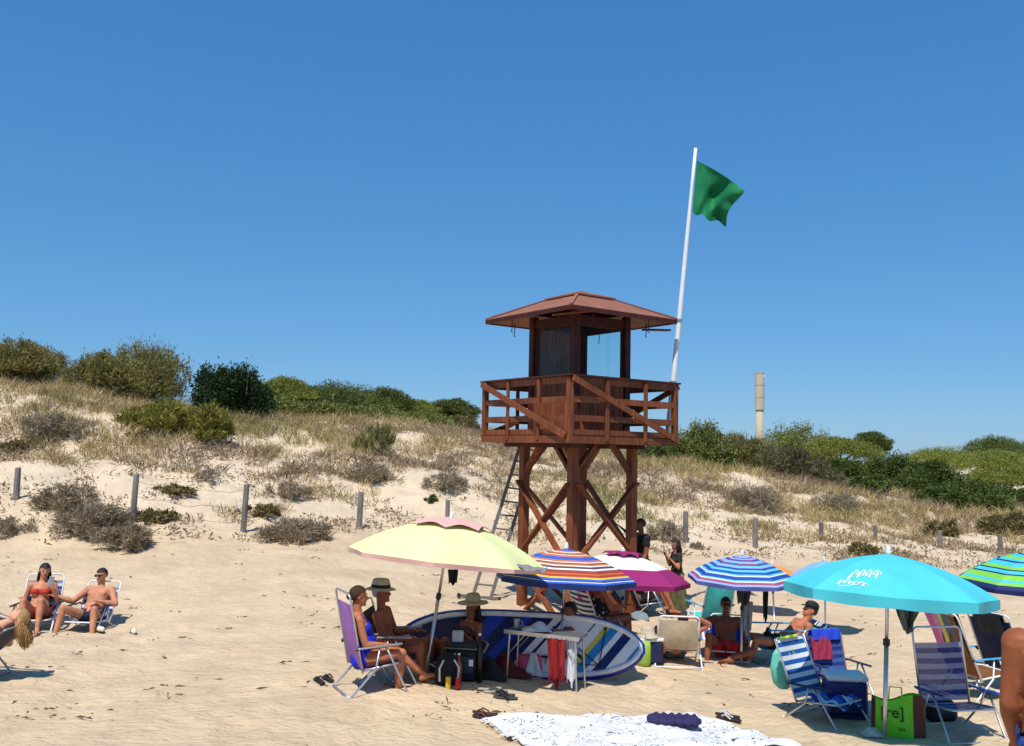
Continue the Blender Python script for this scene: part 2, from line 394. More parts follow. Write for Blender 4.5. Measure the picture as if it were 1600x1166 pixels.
LM = {'broom': leafM('broom_foliage', (138, 130, 78)), 'yellow': leafM('yellow_green_foliage', (140, 134, 62)), 'juniper': leafM('juniper_foliage', (50, 68, 36), .4, .1),
      'pine': leafM('pine_foliage', (134, 140, 66)), 'dpine': leafM('dark_pine_foliage', (102, 112, 58)), 'leafy': leafM('mastic_foliage', (122, 126, 66)), 'dark': leafM('dark_mastic_foliage', (88, 102, 48), .5, .2),
      'grey': leafM('grey_bush_foliage', (112, 104, 74)), 'dead': leafM('dead_bush_twigs', (152, 136, 112)), 'brown': leafM('brown_bush_foliage', (130, 116, 76)), 'pale': leafM('pale_broom_foliage', (136, 130, 82))}
BARK = M('bark', (.16, .12, .09), .9, .3, 6, bump=.4); GBARK = M('silver_bark', (.42, .39, .36), .9, .2, 6)
STY = {'broom': (.6, .9, .6, .24, .034), 'yellow': (.6, .9, .6, .24, .034), 'juniper': (.9, .5, .7, .17, .065), 'pine': (.4, .9, .7, .16, .045), 'dpine': (.4, .8, .8, .16, .045),
       'leafy': (.8, .4, .9, .15, .065), 'dark': (.8, .4, .9, .15, .065), 'grey': (.6, .9, .7, .42, .035), 'dead': (.7, .7, .9, .24, .02), 'brown': (.7, .6, .8, .2, .05), 'pale': (.35, 1.4, .35, .55, .035)}
def shrub(kind, name, label, p, W, H, group='shrubs on the dunes', cat='shrub', dens=1.0, tall=False):
    """p: ground point, W half width, H height"""
    t = thing(name, label, cat, p, 0, group); a, b, c, ln, wd = STY[kind]
    lobes = []; flat = kind in ('pine', 'dpine'); nl = int(min(max(W*H*2.2, 5), 17))
    for i in range(nl):
        ang = i*2.4+random.uniform(-.4, .4); rr = math.sqrt((i+.3)/nl)*.78
        x, y = rr*W*math.cos(ang), rr*W*.8*math.sin(ang); top = H*math.sqrt(max(1-rr*rr*.95, .05))
        if flat:
            lr = W*random.uniform(.32, .46); lh = min(H*.30, lr*.5); z = H*.93*(1-.5*rr*rr)-lh*random.uniform(.75, 1.05)
        else:
            lr = W*random.uniform(.27, .42); lh = H*random.uniform(.28, .4); z = max(top*random.uniform(.75, .95)-lh, lh*.45)
        lobes.append((V((x, y, z)), lr, lh))
        if kind == 'dpine' and H > 2.6*lh: lobes.append((V((x*.9, y*.9, z-lh*.85)), lr*.9, lh))
        if not flat and top > 2.2*lh: lobes.append((V((x*1.05, y*1.05, max(z-lh*1.1, lh*.4))), lr, lh))
    area = sum(l[1]*(l[1]+l[2]) for l in lobes); n = int(min(max(area*(2600 if kind in ('broom', 'yellow') else 1700)*dens/(ln/.25), 420), 20000))
    P, D, L = [], [], []
    for (cn, lr, lh) in lobes:
        k = max(int(n*lr*(lr+lh)/area), 30); ns = max(k//26, 5)
        u = rng.normal(size=(ns, 3)); u[:, 2] = np.abs(u[:, 2])*1.0-.35*rng.uniform(0, 1, ns); u /= np.linalg.norm(u, axis=1, keepdims=True)
        sub = u*rng.uniform(.62, 1.0, (ns, 1)); pick = rng.integers(0, ns, k)
        q = sub[pick]+rng.normal(0, .16, (k, 3)); dr = u[pick]
        P.append(np.array(cn)+q*np.array([lr, lr, lh])); D.append(dr*a+np.array([0, 0, b])+rng.normal(0, c, (k, 3))); L.append(ln*rng.uniform(.5, 1.2, k)*min(1, .45+.22*(W+H)))
    P = np.concatenate(P); D = np.concatenate(D); L = np.concatenate(L)
    if flat: D[:, 2] = np.abs(D[:, 2])
    P[:, 2] = np.maximum(P[:, 2], .02)
    v, q = blades(P, D, L, wd*rng.uniform(.7, 1.3, len(P)), .18)
    link('crown', fast_mesh('crown', v, q, LM[kind]), t)
    tr = MB(); n0 = len(lobes) if len(lobes) < 9 else 9
    bz = .15*H if not flat else .45*H
    fork = V((random.uniform(-.1, .1)*W, 0, bz)); r0 = .035*H+.02
    tr.tube([(0, 0, -.25), fork*.5+V((.03, 0, 0)), fork], r0*1.3, 7, r0)
    for (cn, lr, lh) in random.sample(lobes, n0):
        md = fork.lerp(cn, .5)+V((random.uniform(-.1, .1), random.uniform(-.1, .1), -.08*H)); tr.tube([fork, md, cn, cn+V((0, 0, lh*.5))], r0*.6, 5, r0*.12)
    tr.build('trunk', GBARK if kind in ('grey', 'dead') or tall else BARK, t)
    return t
def far_shrub(kind, px, depth, hw, top, label, name='shrub', **k):
    q = at(px, top, depth); z0 = g(q.x, depth)-.05
    return shrub(kind, name, label, V((q.x, depth, z0)), hw*depth/F, max(q.z-z0, .4), **k)
PT = dict(cat='tree', group='pines behind the dunes')
far_shrub('broom', 35, 36, 78, 527, 'olive brown feathery shrub on the dune crest at the left picture edge')
far_shrub('broom', 155, 35, 48, 540, 'left and lower dome of olive feathery shrub on the high dune crest')
far_shrub('broom', 222, 36, 86, 523, 'largest rounded olive feathery shrub on the dune crest, left of the dark juniper')
far_shrub('yellow', 255, 30, 62, 622, 'yellow green low shrub below the large rounded crest shrub')
far_shrub('yellow', 330, 30, 46, 630, 'yellow green mounded low shrub below the dark juniper')
far_shrub('juniper', 358, 37, 60, 549, 'dark green dense juniper on the dune crest, darkest bush in view', name='juniper', dens=1.3)
far_shrub('juniper', 410, 40, 24, 590, 'small dark green juniper at the foot of the largest juniper', name='juniper')
far_shrub('pine', 442, 50, 58, 588, 'bright green low pine just right of the dark juniper', name='pine_tree', **PT)
far_shrub('dpine', 520, 52, 84, 594, 'wide wind-swept pine with bare silver branches on the crest', name='pine_tree', tall=True, **PT)
far_shrub('dpine', 600, 54, 50, 602, 'rounded dark green pine, tallest between juniper and watchtower', name='pine_tree', **PT)
far_shrub('pine', 648, 55, 48, 622, 'small flat green pine left of the rounded pine pair near the watchtower', name='pine_tree', **PT)
far_shrub('dpine', 706, 55, 44, 621, 'domed dark pine nearest the watchtower on its left', name='pine_tree', **PT)
far_shrub('leafy', 425, 43, 60, 612, 'mid green bush hugging the crest under the bright low pine')
far_shrub('leafy', 505, 45, 64, 622, 'mid green bush under the silver-branched pine')
far_shrub('leafy', 585, 47, 62, 628, 'mid green bush under the rounded dark pine')
far_shrub('leafy', 660, 48, 62, 634, 'mid green bush on the crest left of the domed pine')
far_shrub('brown', 725, 48, 34, 645, 'olive brown bush beside the left railing of the watchtower')
far_shrub('pale', 592, 33, 40, 668, 'pale green grassy shrub midway up the dune left of the watchtower')
far_shrub('leafy', 1100, 45, 52, 655, 'mid green bush right beside the watchtower platform')
far_shrub('broom', 1168, 44, 52, 672, 'olive bush in front of the concrete column')
far_shrub('grey', 1232, 42, 56, 692, 'grey olive twiggy bush on the sandy crest right of the column')
far_shrub('leafy', 1245, 62, 68, 652, 'big rounded green bush just right of the concrete column', dens=1.2)
far_shrub('pine', 1308, 54, 66, 679, 'flat-topped bright green pine right of the big rounded bush', name='pine_tree', **PT)
far_shrub('dpine', 1362, 60, 31, 670, 'small grey-green leaning pine with bare trunk against the sky', name='pine_tree', tall=True, **PT)
far_shrub('dark', 1325, 47, 52, 712, 'dark green bush below the flat-topped bright pine')
far_shrub('dark', 1392, 49, 60, 702, 'dark green bush below the leaning grey pine')
far_shrub('dark', 1450, 47, 56, 712, 'dark green bush at the middle of the right-hand thicket')
far_shrub('dark', 1425, 44, 44, 738, 'lower dark green bush at the front of the right-hand thicket')
far_shrub('dark', 1510, 44, 62, 742, 'dark green bush spreading along the thicket foot towards the right edge')
far_shrub('dark', 1590, 43, 60, 758, 'dark green bush at the right picture edge, lowest of the thicket')
far_shrub('pine', 1470, 75, 66, 697, 'distant low pine on the right skyline left of the domed pine', name='pine_tree', **PT)
far_shrub('dpine', 1552, 76, 50, 676, 'domed pine highest on the right skyline', name='pine_tree', **PT)
far_shrub('dpine', 1612, 78, 56, 686, 'dark pine on the skyline cut by the right picture edge', name='pine_tree', **PT)
far_shrub('pine', 1560, 60, 72, 700, 'flat-topped pine under the domed skyline pine', name='pine_tree', **PT)
far_shrub('pine', 1572, 52, 70, 728, 'flat-topped pine lowest and nearest at the right edge', name='pine_tree', **PT)
far_shrub('grey', 1290, 41, 40, 735, 'grey scrub bush at the left foot of the thicket')
far_shrub('dark', 1030, 43, 46, 688, 'dark twiggy bush half hidden behind the right watchtower leg')
far_shrub('dark', 1360, 41, 46, 742, 'dark green bush at the front left end of the right-hand thicket')
far_shrub('dark', 1475, 40, 52, 752, 'dark green bush at the front of the thicket above the short posts')
far_shrub('dark', 1545, 40, 46, 768, 'dark green low bush at the front of the thicket near the right edge')
far_shrub('leafy', 1130, 41, 36, 690, 'green bush between watchtower and column, in front of the taller ones')
def near_shrub(kind, px, py, hw, hh, label, name='dry_bush', **k):
    p = G(px, py); s_ = p.y/F; p.z -= .04
    k.setdefault('group', 'dry bushes on the dune slope'); k.setdefault('cat', 'bush')
    return shrub(kind, name, label, p, hw*s_, hh*s_, **k)
near_shrub('dead', 70, 690, 40, 62, 'grey dry bush high on the left dune, tallest of the dry ones')
near_shrub('dead', 115, 688, 32, 44, 'grey dry bush right beside the tallest dry bush on the left dune')
near_shrub('brown', 27, 706, 26, 22, 'small brown leafy bush on bare sand near the left edge', name='leafy_bush')
near_shrub('dead', 100, 800, 48, 52, 'grey brown dry bush between the two leftmost fence posts', dens=2)
near_shrub('dead', 150, 838, 58, 58, 'grey brown dry bush sprawling down in front of the second fence post', dens=2.4)
near_shrub('dead', 200, 858, 46, 40, 'grey green dry bush at the foot of the sprawl below the second fence post', dens=2.4)
near_shrub('dead', 20, 835, 34, 30, 'low dry scrub on the sand at the left edge below the first post')
near_shrub('brown', 222, 690, 24, 22, 'small tan bush below the yellow green shrubs')
near_shrub('dead', 324, 752, 20, 26, 'small round grey bush on bare sand above the third fence post')
near_shrub('brown', 275, 772, 32, 16, 'low brown leafy sprigs right of the second fence post', name='leafy_bush')
near_shrub('brown', 240, 815, 34, 20, 'low olive sprigs at the base of the second fence post', name='leafy_bush')
near_shrub('dead', 465, 845, 56, 40, 'low grey dry scrub on sand between the third and fourth posts', dens=1.6)
near_shrub('dead', 455, 778, 38, 28, 'grey brown scrub on the slope right of the third post')
near_shrub('brown', 412, 806, 28, 20, 'brown sprigs just right of the third fence post', name='leafy_bush')
near_shrub('dead', 580, 755, 40, 38, 'dry straw-grey bush on the slope above the fourth fence post')
near_shrub('dark', 675, 784, 10, 14, 'tiny dark round bush right of the fourth fence post', name='leafy_bush')
near_shrub('dead', 700, 765, 40, 32, 'grey scrub on the slope left of the ladder')
near_shrub('brown', 1352, 868, 24, 26, 'brown bush on the dune foot above the turquoise parasol', name='leafy_bush')
near_shrub('dead', 1180, 795, 45, 40, 'grey dry scrub on the slope below the olive bush by the column')
near_shrub('dead', 1310, 800, 42, 36, 'grey dry scrub on the right slope in front of the dark thicket')
near_shrub('brown', 1478, 838, 30, 32, 'brown bush beside a short post on the right slope')
near_shrub('brown', 1580, 836, 46, 40, 'brown grassy bush at the right edge below the thicket')
near_shrub('dead', 1040, 845, 38, 40, 'dry bush behind the woman in the long dress')
near_shrub('dead', 1090, 858, 12, 12, 'small heap of dry brown weed at the dune foot near the long dress')

# ---------------------------------------------------------------- fence posts, wire, far column
PW = wood('weathered_wood', S(104, 100, 96), S(134, 128, 120))
def post(px, pb, pt, label, lean=0, wpx=9):
    p = G(px, pb); h = (pb-pt)*p.y/F; r = wpx*p.y/F/2
    o = MB().loft([(V((lean*z*h, 0, z*h)), (1, 0, 0), (0, 1, 0), rr, rr) for z, rr in ((-.3, r), (0, r*1.05), (.5, r), (.97, r*.95), (1, r*.8))], 10).build('fence_post', PW)
    o.location = p; tag(o, label, 'post', 'wooden posts along the dune foot'); return p+V((0, 0, h))
pp = [post(25, 782, 733, 'weathered grey fence post at the far left, partly sunk in the dune'), post(207, 815, 742, 'weathered grey fence post rising from the dry sprawling bush', .03),
      post(380, 831, 758, 'weathered grey fence post third from the left, its base on bare sand', .03), post(561, 826, 770, 'weathered grey fence post fourth from the left, above the yellow parasol', .02),
      post(699, 812, 783, 'short weathered fence post just behind the top of the yellow parasol', 0, 7), post(1071, 848, 800, 'weathered fence post first to the right of the watchtower', 0, 8),
      post(1180, 856, 811, 'weathered fence post second right of the watchtower, above the blue parasol', 0, 8), post(1283, 845, 817, 'short fence post third right of the watchtower', 0, 7),
      post(1368, 844, 822, 'short fence post above the turquoise parasol', 0, 6), post(1469, 857, 830, 'short fence post left of the brown bush on the right slope', 0, 7), post(1563, 862, 836, 'fence post nearest the right picture edge', 0, 7)]
wr = thing('fence_wire', 'thin rusty wires strung between the second and third fence posts', 'wire', pp[1])
for k in (.15, .5, .85):
    a = V((0, 0, -k*1.05)); b = pp[2]-pp[1]+V((0, 0, -k*1.05))
    MB().tube([a.lerp(b, i/8)+V((0, 0, -.12*math.sin(math.pi*i/8)-.04*math.sin(i*2.1))) for i in range(9)], .005, 5).build('wire', M('rusty_wire', (.14, .09, .06), .7), wr)
cp = at(1187, 663, 320); col = thing('concrete_column', 'tall pale banded concrete column standing beyond the green bushes', 'column', (cp.x, 320, gbase(cp.x, 100)-.5))
ZB = col.location.z; CON = M('pale_concrete', S(176, 168, 146), .9, .1, .4, bump=.2, bscale=3)
zt = at(1187, 583, 320).z-ZB; zs = at(1187, 640, 320).z-ZB; rad = 7.2*320/F
MB().lathe([(rad*.78, 0), (rad*.86, zs+.3)], n=20).build('shaft', CON, col, True)
hh = (zt-zs)/3
for i in range(3): MB().lathe([(rad, zs+i*hh+.12), (rad, zs+(i+1)*hh-.12)], n=20).build('drum', CON, col)
for i in range(4): MB().lathe([(rad*1.06, zs+i*hh-.14), (rad*1.06, zs+i*hh+.14)], n=20).build('band', CON, col)
MB().box((rad*.9, -rad*.5, zt-1.2), (.6, .6, .6)).build('lamp', WHT, col, bevel=.2)
# ---------------------------------------------------------------- lifeguard tower
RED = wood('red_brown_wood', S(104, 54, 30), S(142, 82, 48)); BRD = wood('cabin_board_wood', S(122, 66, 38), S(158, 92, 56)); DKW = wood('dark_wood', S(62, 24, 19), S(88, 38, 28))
ROOF = M('roof_felt', S(142, 92, 72), .95, .12, 3, bump=.3, bscale=80)
AL = R(36); A = 2.54; hA = A/2; LS = .69; dA = .075
fc = at(889, 688, 14.6); ex = V((math.cos(AL), math.sin(AL), 0)); ey = V((-math.sin(AL), math.cos(AL), 0))
tc_ = V((fc.x, fc.y, 0))+ex*hA+ey*hA; gz = -.1
TW = thing('lifeguard_tower', 'red-brown wooden lifeguard watchtower with railed platform, glazed cabin and hipped roof', 'watchtower', (tc_.x, tc_.y, gz), AL)
Z = lambda z: z-gz
ZF = Z(2.93); ZR = Z(4.02); ZE = Z(5.19); ZA = Z(5.70); CS = .60
for sx in (-1, 1):
    for sy in (-1, 1): MB().box((sx*LS, sy*LS, (ZF-.5)/2), (.15, .15, ZF+.5)).build('leg', RED, TW, bevel=.008); MB().box((sx*CS, sy*CS, (ZF+.05+ZE+.04)/2), (.13, .13, ZE-ZF-.01)).build('cabin_post', DKW, TW, bevel=.008)
def side(i):   # local frame of side i: origin centre, along, outward
    a = i*math.pi/2; return V((math.cos(a), math.sin(a), 0)), V((math.sin(a), -math.cos(a), 0))
for i in range(4):
    al, on = side(i)
    def P(u, z, o): return al*u+on*o+V((0, 0, z))
    o1 = LS+dA+.02
    for k, (z0, z1) in enumerate(((.98, 2.32), (-.15, .95))):
        MB().beam(P(-LS, z0, o1), P(LS, z1, o1), .04, .115, on).build('brace', RED, TW)
        MB().beam(P(LS, z0, o1+.043), P(-LS, z1, o1+.043), .04, .115, on).build('brace', RED, TW)
    for s_ in (-1, 1):
        MB().beam(P(s_*(LS-.02), ZF-.56, LS), P(s_*.18, ZF-.02, LS), .07, .1, on).build('knee_brace', RED, TW)
    # platform edge and railing
    MB().beam(P(-hA+.0, ZF+.03, hA-.02), P(hA-.04, ZF+.03, hA-.02), .12, .04, on).build('edge_beam', RED, TW)
    MB().beam(P(-hA+.06, ZF+.155, hA-.055), P(hA-.06, ZF+.155, hA-.055), .04, .09, (0, 0, 1)).build('bottom_rail', RED, TW)
    oR = hA-.04
    for u in (-.33, .33):
        MB().box(P(u*A*.5*1.06, (ZF+.02+ZR)/2-.02, oR+.045), tuple(abs(x) for x in (al*.075+on*.03+V((0, 0, ZR-ZF-.06))))).build('rail_post', RED, TW, bevel=.004)
    MB().box(P(-hA+.045, (ZF+ZR)/2-.02, hA-.045), (.095, .095, ZR-ZF-.02)).build('corner_post', RED, TW, bevel=.005)
    MB().beam(P(-hA-.03, ZR, oR), P(hA+.03-.15, ZR, oR), .15, .03, (0, 0, 1)).build('top_rail', DKW, TW)
    MB().beam(P(-hA+.095, ZR-.075, oR), P(hA-.095, ZR-.075, oR), .11, .035, on).build('rail', RED, TW)
    for zz in (.62, .335):
        MB().beam(P(-hA+.095, ZF+.02+(ZR-ZF)*zz, oR), P(hA-.095, ZF+.02+(ZR-ZF)*zz, oR), .1, .035, on).build('rail', RED, TW)
    s_ = 1 if i in (0, 1) else -1
    if i == 3: MB().beam(P(-hA+.03, ZR-.05, hA+.045), P(hA-.05, ZF+.09, hA+.045), .1, .035, on).build('diagonal_brace', RED, TW)
    else: MB().beam(P(-hA*.97, ZR-.05, hA+.045), P(hA*.97, ZF+.06, hA+.045), .1, .035, on).build('diagonal_brace', RED, TW)
for k in range(20): MB().box((-hA+.1+k*(A-.2)/19, 0, ZF+.09), (.118, A-.1, .03)).build('floor_plank', RED, TW)
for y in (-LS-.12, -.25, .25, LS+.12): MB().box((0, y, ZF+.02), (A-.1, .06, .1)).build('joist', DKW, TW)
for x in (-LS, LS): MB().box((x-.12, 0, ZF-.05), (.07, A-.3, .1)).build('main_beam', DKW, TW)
# cabin
GLASS = bpy.data.materials.new('window_glass'); GLASS.use_nodes = True; t_ = GLASS.node_tree; t_.nodes.remove(t_.nodes['Principled BSDF'])
tp_ = t_.nodes.new('ShaderNodeBsdfTransparent'); tp_.inputs[0].default_value = (.94, .975, .97, 1); gl_ = t_.nodes.new('ShaderNodeBsdfGlossy'); gl_.inputs['Roughness'].default_value = .02
nz_ = t_.nodes.new('ShaderNodeTexNoise'); nz_.inputs['Scale'].default_value = 1.5
lw_ = t_.nodes.new('ShaderNodeLayerWeight'); lw_.inputs[0].default_value = .5; fr_ = t_.nodes.new('ShaderNodeMath'); fr_.operation = 'POWER'; fr_.inputs[1].default_value = 4.0; t_.links.new(lw_.outputs['Facing'], fr_.inputs[0]); mx_ = t_.nodes.new('ShaderNodeMixShader')
mr_ = t_.nodes.new('ShaderNodeMapRange'); mr_.inputs[3].default_value = .01; mr_.inputs[4].default_value = .05; t_.links.new(nz_.outputs[0], mr_.inputs[0]); t_.links.new(mr_.outputs[0], gl_.inputs['Roughness'])
t_.links.new(fr_.outputs[0], mx_.inputs[0]); t_.links.new(tp_.outputs[0], mx_.inputs[1]); t_.links.new(gl_.outputs[0], mx_.inputs[2]); t_.links.new(mx_.outputs[0], t_.nodes['Material Output'].inputs[0])
zs0 = ZF+.12; zsill = ZR-.02; ztop = ZE-.17
for i in range(4):
    al, on = side(i)
    def P(u, z, o): return al*u+on*o+V((0, 0, z))
    full = (i == 2); n = 12; bw = (2*CS-.15)/n; zt_ = ztop if full else zsill
    for k in range(n):
        u = -CS+.065+bw*(k+.5); MB().box(P(u, (zs0+.05+zt_)/2, CS+.02+.004*(k % 2)), tuple(abs(x) for x in (al*(bw-.007)+on*.025+V((0, 0, zt_-zs0-.05))))).build('wall_board', BRD, TW)
    MB().beam(P(-CS+.065, ztop+.07, CS), P(CS-.075, ztop+.07, CS), .14, .07, on).build('lintel', DKW, TW)
    if full: continue
    MB().beam(P(-CS+.065, zsill+.025, CS+.01), P(CS-.075, zsill+.025, CS+.01), .05, .11, on).build('sill', DKW, TW)
    wn = MB().beam(P(-CS+.095, zsill+.05, CS-.01), P(-CS+.095, ztop, CS-.01), .04, .04, on).beam(P(CS-.095, zsill+.05, CS-.01), P(CS-.095, ztop, CS-.01), .04, .04, on).beam(P(-CS+.065, ztop-.02, CS-.01), P(CS-.075, ztop-.02, CS-.01), .04, .04, on).build('window_frame', DKW, TW)
    m = 2 if i == 3 else 3; pw = (2*CS-.24)/m
    for k in range(m):
        u = -CS+.12+pw*(k+.5); MB().box(P(u, (zsill+ztop)/2, CS-.02+.012*(k % 2)), tuple(abs(x) for x in (al*(pw+.02)+on*.005+V((0, 0, ztop-zsill-.07))))).build('pane', GLASS, wn)
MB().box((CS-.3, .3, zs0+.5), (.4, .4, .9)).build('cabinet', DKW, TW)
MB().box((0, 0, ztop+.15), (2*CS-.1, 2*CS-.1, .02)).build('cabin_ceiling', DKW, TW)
# roof: hip body with thickness, four slopes as parts
RH = 1.25
def slope(name, r0, z0, r1, z1, th, mat):
    for i in range(4):
        al, on = side(i); m = MB(); pts = []
        for dz in (0, -th):
            for (r, z) in ((r0, z0), (r1, z1)):
                for s_ in (-1, 1): pts.append(al*(s_*r)+on*r+V((0, 0, z+dz)))
        m.v = pts; m.f = [[0, 1, 3, 2], [4, 6, 7, 5], [0, 4, 5, 1], [2, 3, 7, 6], [0, 2, 6, 4], [1, 5, 7, 3]]
        m.build(name, mat, TW)
slope('roof_slope', RH, ZE, .36, ZA-.12, .03, ROOF)
slope('roof_cap', .47, ZA-.115, .01, ZA+.03, .03, ROOF)
slope('soffit', RH-.03, ZE-.045, CS, ZE+.10, .02, BRD)
for i in range(4):
    al, on = side(i)
    MB().beam(al*-RH+on*(RH-.012)+V((0, 0, ZE-.045)), al*(RH-.03)+on*(RH-.012)+V((0, 0, ZE-.045)), .075, .03, on).build('fascia', DKW, TW)
    c0 = (al*-1+on); MB().beam(c0*RH+V((0, 0, ZE+.012)), c0*.4+V((0, 0, ZA-.118)), .05, .02).build('hip_strip', ROOF, TW)
    for u in (-.45, .5):
        b0 = al*(u*RH*1.1)+on*(RH-.16)+V((0, 0, ZE-.06)); MB().tube([b0+V((0, 0, .03)), b0-V((0, 0, .16)), b0-V((.02, 0, .2)), b0-V((-.02, 0, .22))], .009, 6).build('hook_rope', RUB, TW)
bt = side(1); MB().beam(bt[0]*-.9+bt[1]*(RH-.5)+V((0, 0, ZE-.2)), bt[0]*-.95+bt[1]*(RH+.1)+V((0, 0, ZE-.16)), .12, .03).build('awning_arm', DKW, TW)
for s_ in (-1,):
    MB().beam((-hA*.55, -RH+.02, ZE-.05), (-hA*.95, -LS, ZE-.12), .03, .03).build('awning_strut', BRD, TW)

# ---------------------------------------------------------------- flagpole
f0, f1 = at(1043, 688, 16.35), at(1087, 232, 16.35)
FP = thing('flagpole', 'white leaning flagpole strapped to the watchtower, flying a plain green flag', 'flagpole', f0)
d_ = f1-f0; MB().tube([d_*(i/8) for i in range(9)], .056, 12, .03).build('pole', WHT, FP, True)
MB().tube([(0, 0, -.05), (0, 0, .06)], .075, 12, .065).build('pole_socket', WHT, FP)
for k in (.19, .40): MB().tube([d_*k, d_*(k+.008)], .06, 12).build('strap', STEEL, FP)
FLG = M('green_flag_cloth', S(30, 142, 88), .8, .08, 5, transl=.3)
def flagp(u, v):
    ht, hb, ft, fb = V((1089, 251)), V((1082, 331)), V((1159, 299)), V((1131, 352))
    top = ht.lerp(ft, u)+V((0, 7*math.sin(math.pi*u)*-.5)); bot = hb.lerp(fb, u)+V((0, 3*math.sin(u*14)))
    p = top.lerp(bot, v); rp = -.55*max(0, u-.12-v*.75)+.12*max(0, v-u)*u+.03*math.sin(u*19+v*9)*u+.10*math.sin(u*5.6-v*3.6+.2)*min(u*2.2, 1)+.07*math.sin(u*11+v*5)*u+.03*math.sin(v*13+u*3)*u
    return at(p.x+5*math.sin(v*5+u*2)*u, p.y, 16.35+rp)-f0
MB().sheet(34, 26, flagp, .004).build('flag', FLG, FP, True)['label'] = 'green triangular-looking rippling flag'

# ---------------------------------------------------------------- ladder
lb0, lb1 = G(738, 935), G(766, 938); top_ = at(815, 688, 17.3)
LDM = M('ladder_metal', (.17, .165, .15), .6, .15)
LD = thing('ladder', 'grey aluminium ladder leaning on the back of the watchtower platform', 'ladder', lb0)
wv = (lb1-lb0); dv = top_-lb0
for k in (0, 1): MB().beam(wv*k, wv*k+dv*1.0, .028, .06, wv).build('side_rail', LDM, LD)
for i in range(1, 12): a = dv*(i/11.6); MB().tube([a, a+wv], .016, 8).build('rung', LDM, LD)
MB().beam(wv*-.7+V((0, 0, .03)), wv*1.45+V((0, 0, .03)), .05, .05).build('foot_bar', LDM, LD)
for k in (-.75, 1.5): MB().beam(wv*(k-.06)+V((0, 0, .03)), wv*(k+.06)+V((0, 0, .03)), .08, .07).build('rubber_foot', RUB, LD)
# ---------------------------------------------------------------- parasols
def parasol(label, base, apex, Rd, mat, depth=.27, n=8, tilt=(0, 0), val=.10, rim=None, vent=None, pole=ALU, pr=.016, rot=.2, collar=True, ventr=.29):
    """base: foot in the sand, apex: canopy top; tilt: canopy tilt about x, y in degrees"""
    base, apex = V(base), V(apex); t = thing('beach_umbrella', label, 'parasol', base, 0, 'beach umbrellas')
    ax = apex-base; L = ax.length; q = ax.normalized()
    MB().tube([q*-.25, q*(L*.52)], pr, 10).build('lower_pole', pole, t, True); MB().tube([q*(L*.5), q*L], pr*.8, 10).build('upper_pole', pole, t, True)
    if collar: MB().tube([q*(L*.5), q*(L*.535)], pr*1.5, 10).build('collar', RUB, t); 
    MW = Matrix.Translation(ax) @ Matrix.Rotation(R(tilt[0]), 4, 'X') @ Matrix.Rotation(R(tilt[1]), 4, 'Y')
    a0 = math.pi/n
    def zf(s): return -depth*Rd*(.35*s+.65*s**2.2)*1.55
    def pf(u, v):
        ang = (u-.5)*2*a0; s = .035+.965*v; 
        rad = Rd*s*math.cos(a0)/math.cos(ang)*(1+(1/math.cos(a0)-1)*.2*abs(2*u-1)); z = zf(s)
        return V((rad*math.cos(ang), rad*math.sin(ang), z))
    me = MB().sheet(8, 12, pf, .003).mesh('panel', mat, True)
    def vf(u, v):
        p = pf(u, 1); return p+V((-.02*Rd*v*0, 0, -val*v*(.82+.18*math.sin(math.pi*u))))+V((p.x, p.y, 0)).normalized()*(.004-.015*v*math.sin(math.pi*u))
    mv = MB().sheet(8, 2, vf, .003).mesh('valance', rim or mat, True)
    rb = MB().tube([V((Rd*s, 0, zf(s)-.02)) for s in (.05, .35, .7, .985)], .0045, 5).mesh('rib', ALU)
    tipm = MB().ell((Rd*1.0, 0, zf(1)-.012), .018, .012, .012, n=8, m=5).mesh('rib_tip', WHT, True)
    st = MB().tube([V((.02, 0, -depth*Rd*1.9)), V((Rd*.5, 0, zf(.5)-.02))], .004, 5).mesh('stretcher', ALU)
    for i in range(n):
        m1 = MW @ Matrix.Rotation(rot+i*2*a0, 4, 'Z'); p_ = link('panel', me, t, m1); link('valance', mv, p_)
        m2 = MW @ Matrix.Rotation(rot+i*2*a0+a0, 4, 'Z'); r_ = link('rib', rb, t, m2); link('rib_tip', tipm, r_); link('stretcher', st, t, m2)
    if vent:
        vm = MB().sheet(8, 4, lambda u, v: pf(u, v*ventr*(1-.10*v*math.sin(math.pi*u)))+V((0, 0, .03+.03*v*math.sin(math.pi*u))), .003).mesh('vent_panel', vent, True)
        for i in range(n): link('vent_panel', vm, t, MW @ Matrix.Rotation(rot+i*2*a0, 4, 'Z'))
    link('finial', MB().lathe([(.018, -.02), (.03, .03), (.02, .045), (.026, .06), (.006, .085)], n=10).mesh('finial', WHT, True), t, MW)
    return t, MW
LIME = M('pale_lime_canopy', S(228, 230, 164), .75, .07, 3, bump=.25, bscale=7, transl=.06); PINK = M('pale_pink_cloth', S(228, 176, 166), .75, .05, transl=.06)
w_ = S(232, 226, 216); b_ = S(52, 96, 190); o_ = S(206, 116, 60); n_ = S(24, 38, 92); r_ = S(170, 60, 44); y_ = S(226, 190, 60); br = S(122, 74, 60); lb = S(96, 190, 226)
ORS = ramp_mat('orange_striped_canopy', 'v', [(0, b_), (.1, o_), (.15, w_), (.18, o_), (.24, br), (.27, w_), (.3, o_), (.36, b_), (.47, o_), (.52, w_), (.545, br), (.58, o_), (.61, w_), (.64, br), (.67, n_), (.69, w_), (.73, br), (.76, r_), (.80, o_), (.82, r_), (.87, y_), (.90, b_), (.94, n_), (.955, w_), (.965, b_)], transl=.05)
mg = S(150, 32, 100)
MAG = ramp_mat('magenta_white_canopy', 'v', [(0, mg), (.10, w_), (.66, mg)], transl=.05, lim=1.0)
lv = S(150, 166, 214); rs = S(158, 76, 112); db = S(30, 72, 160)
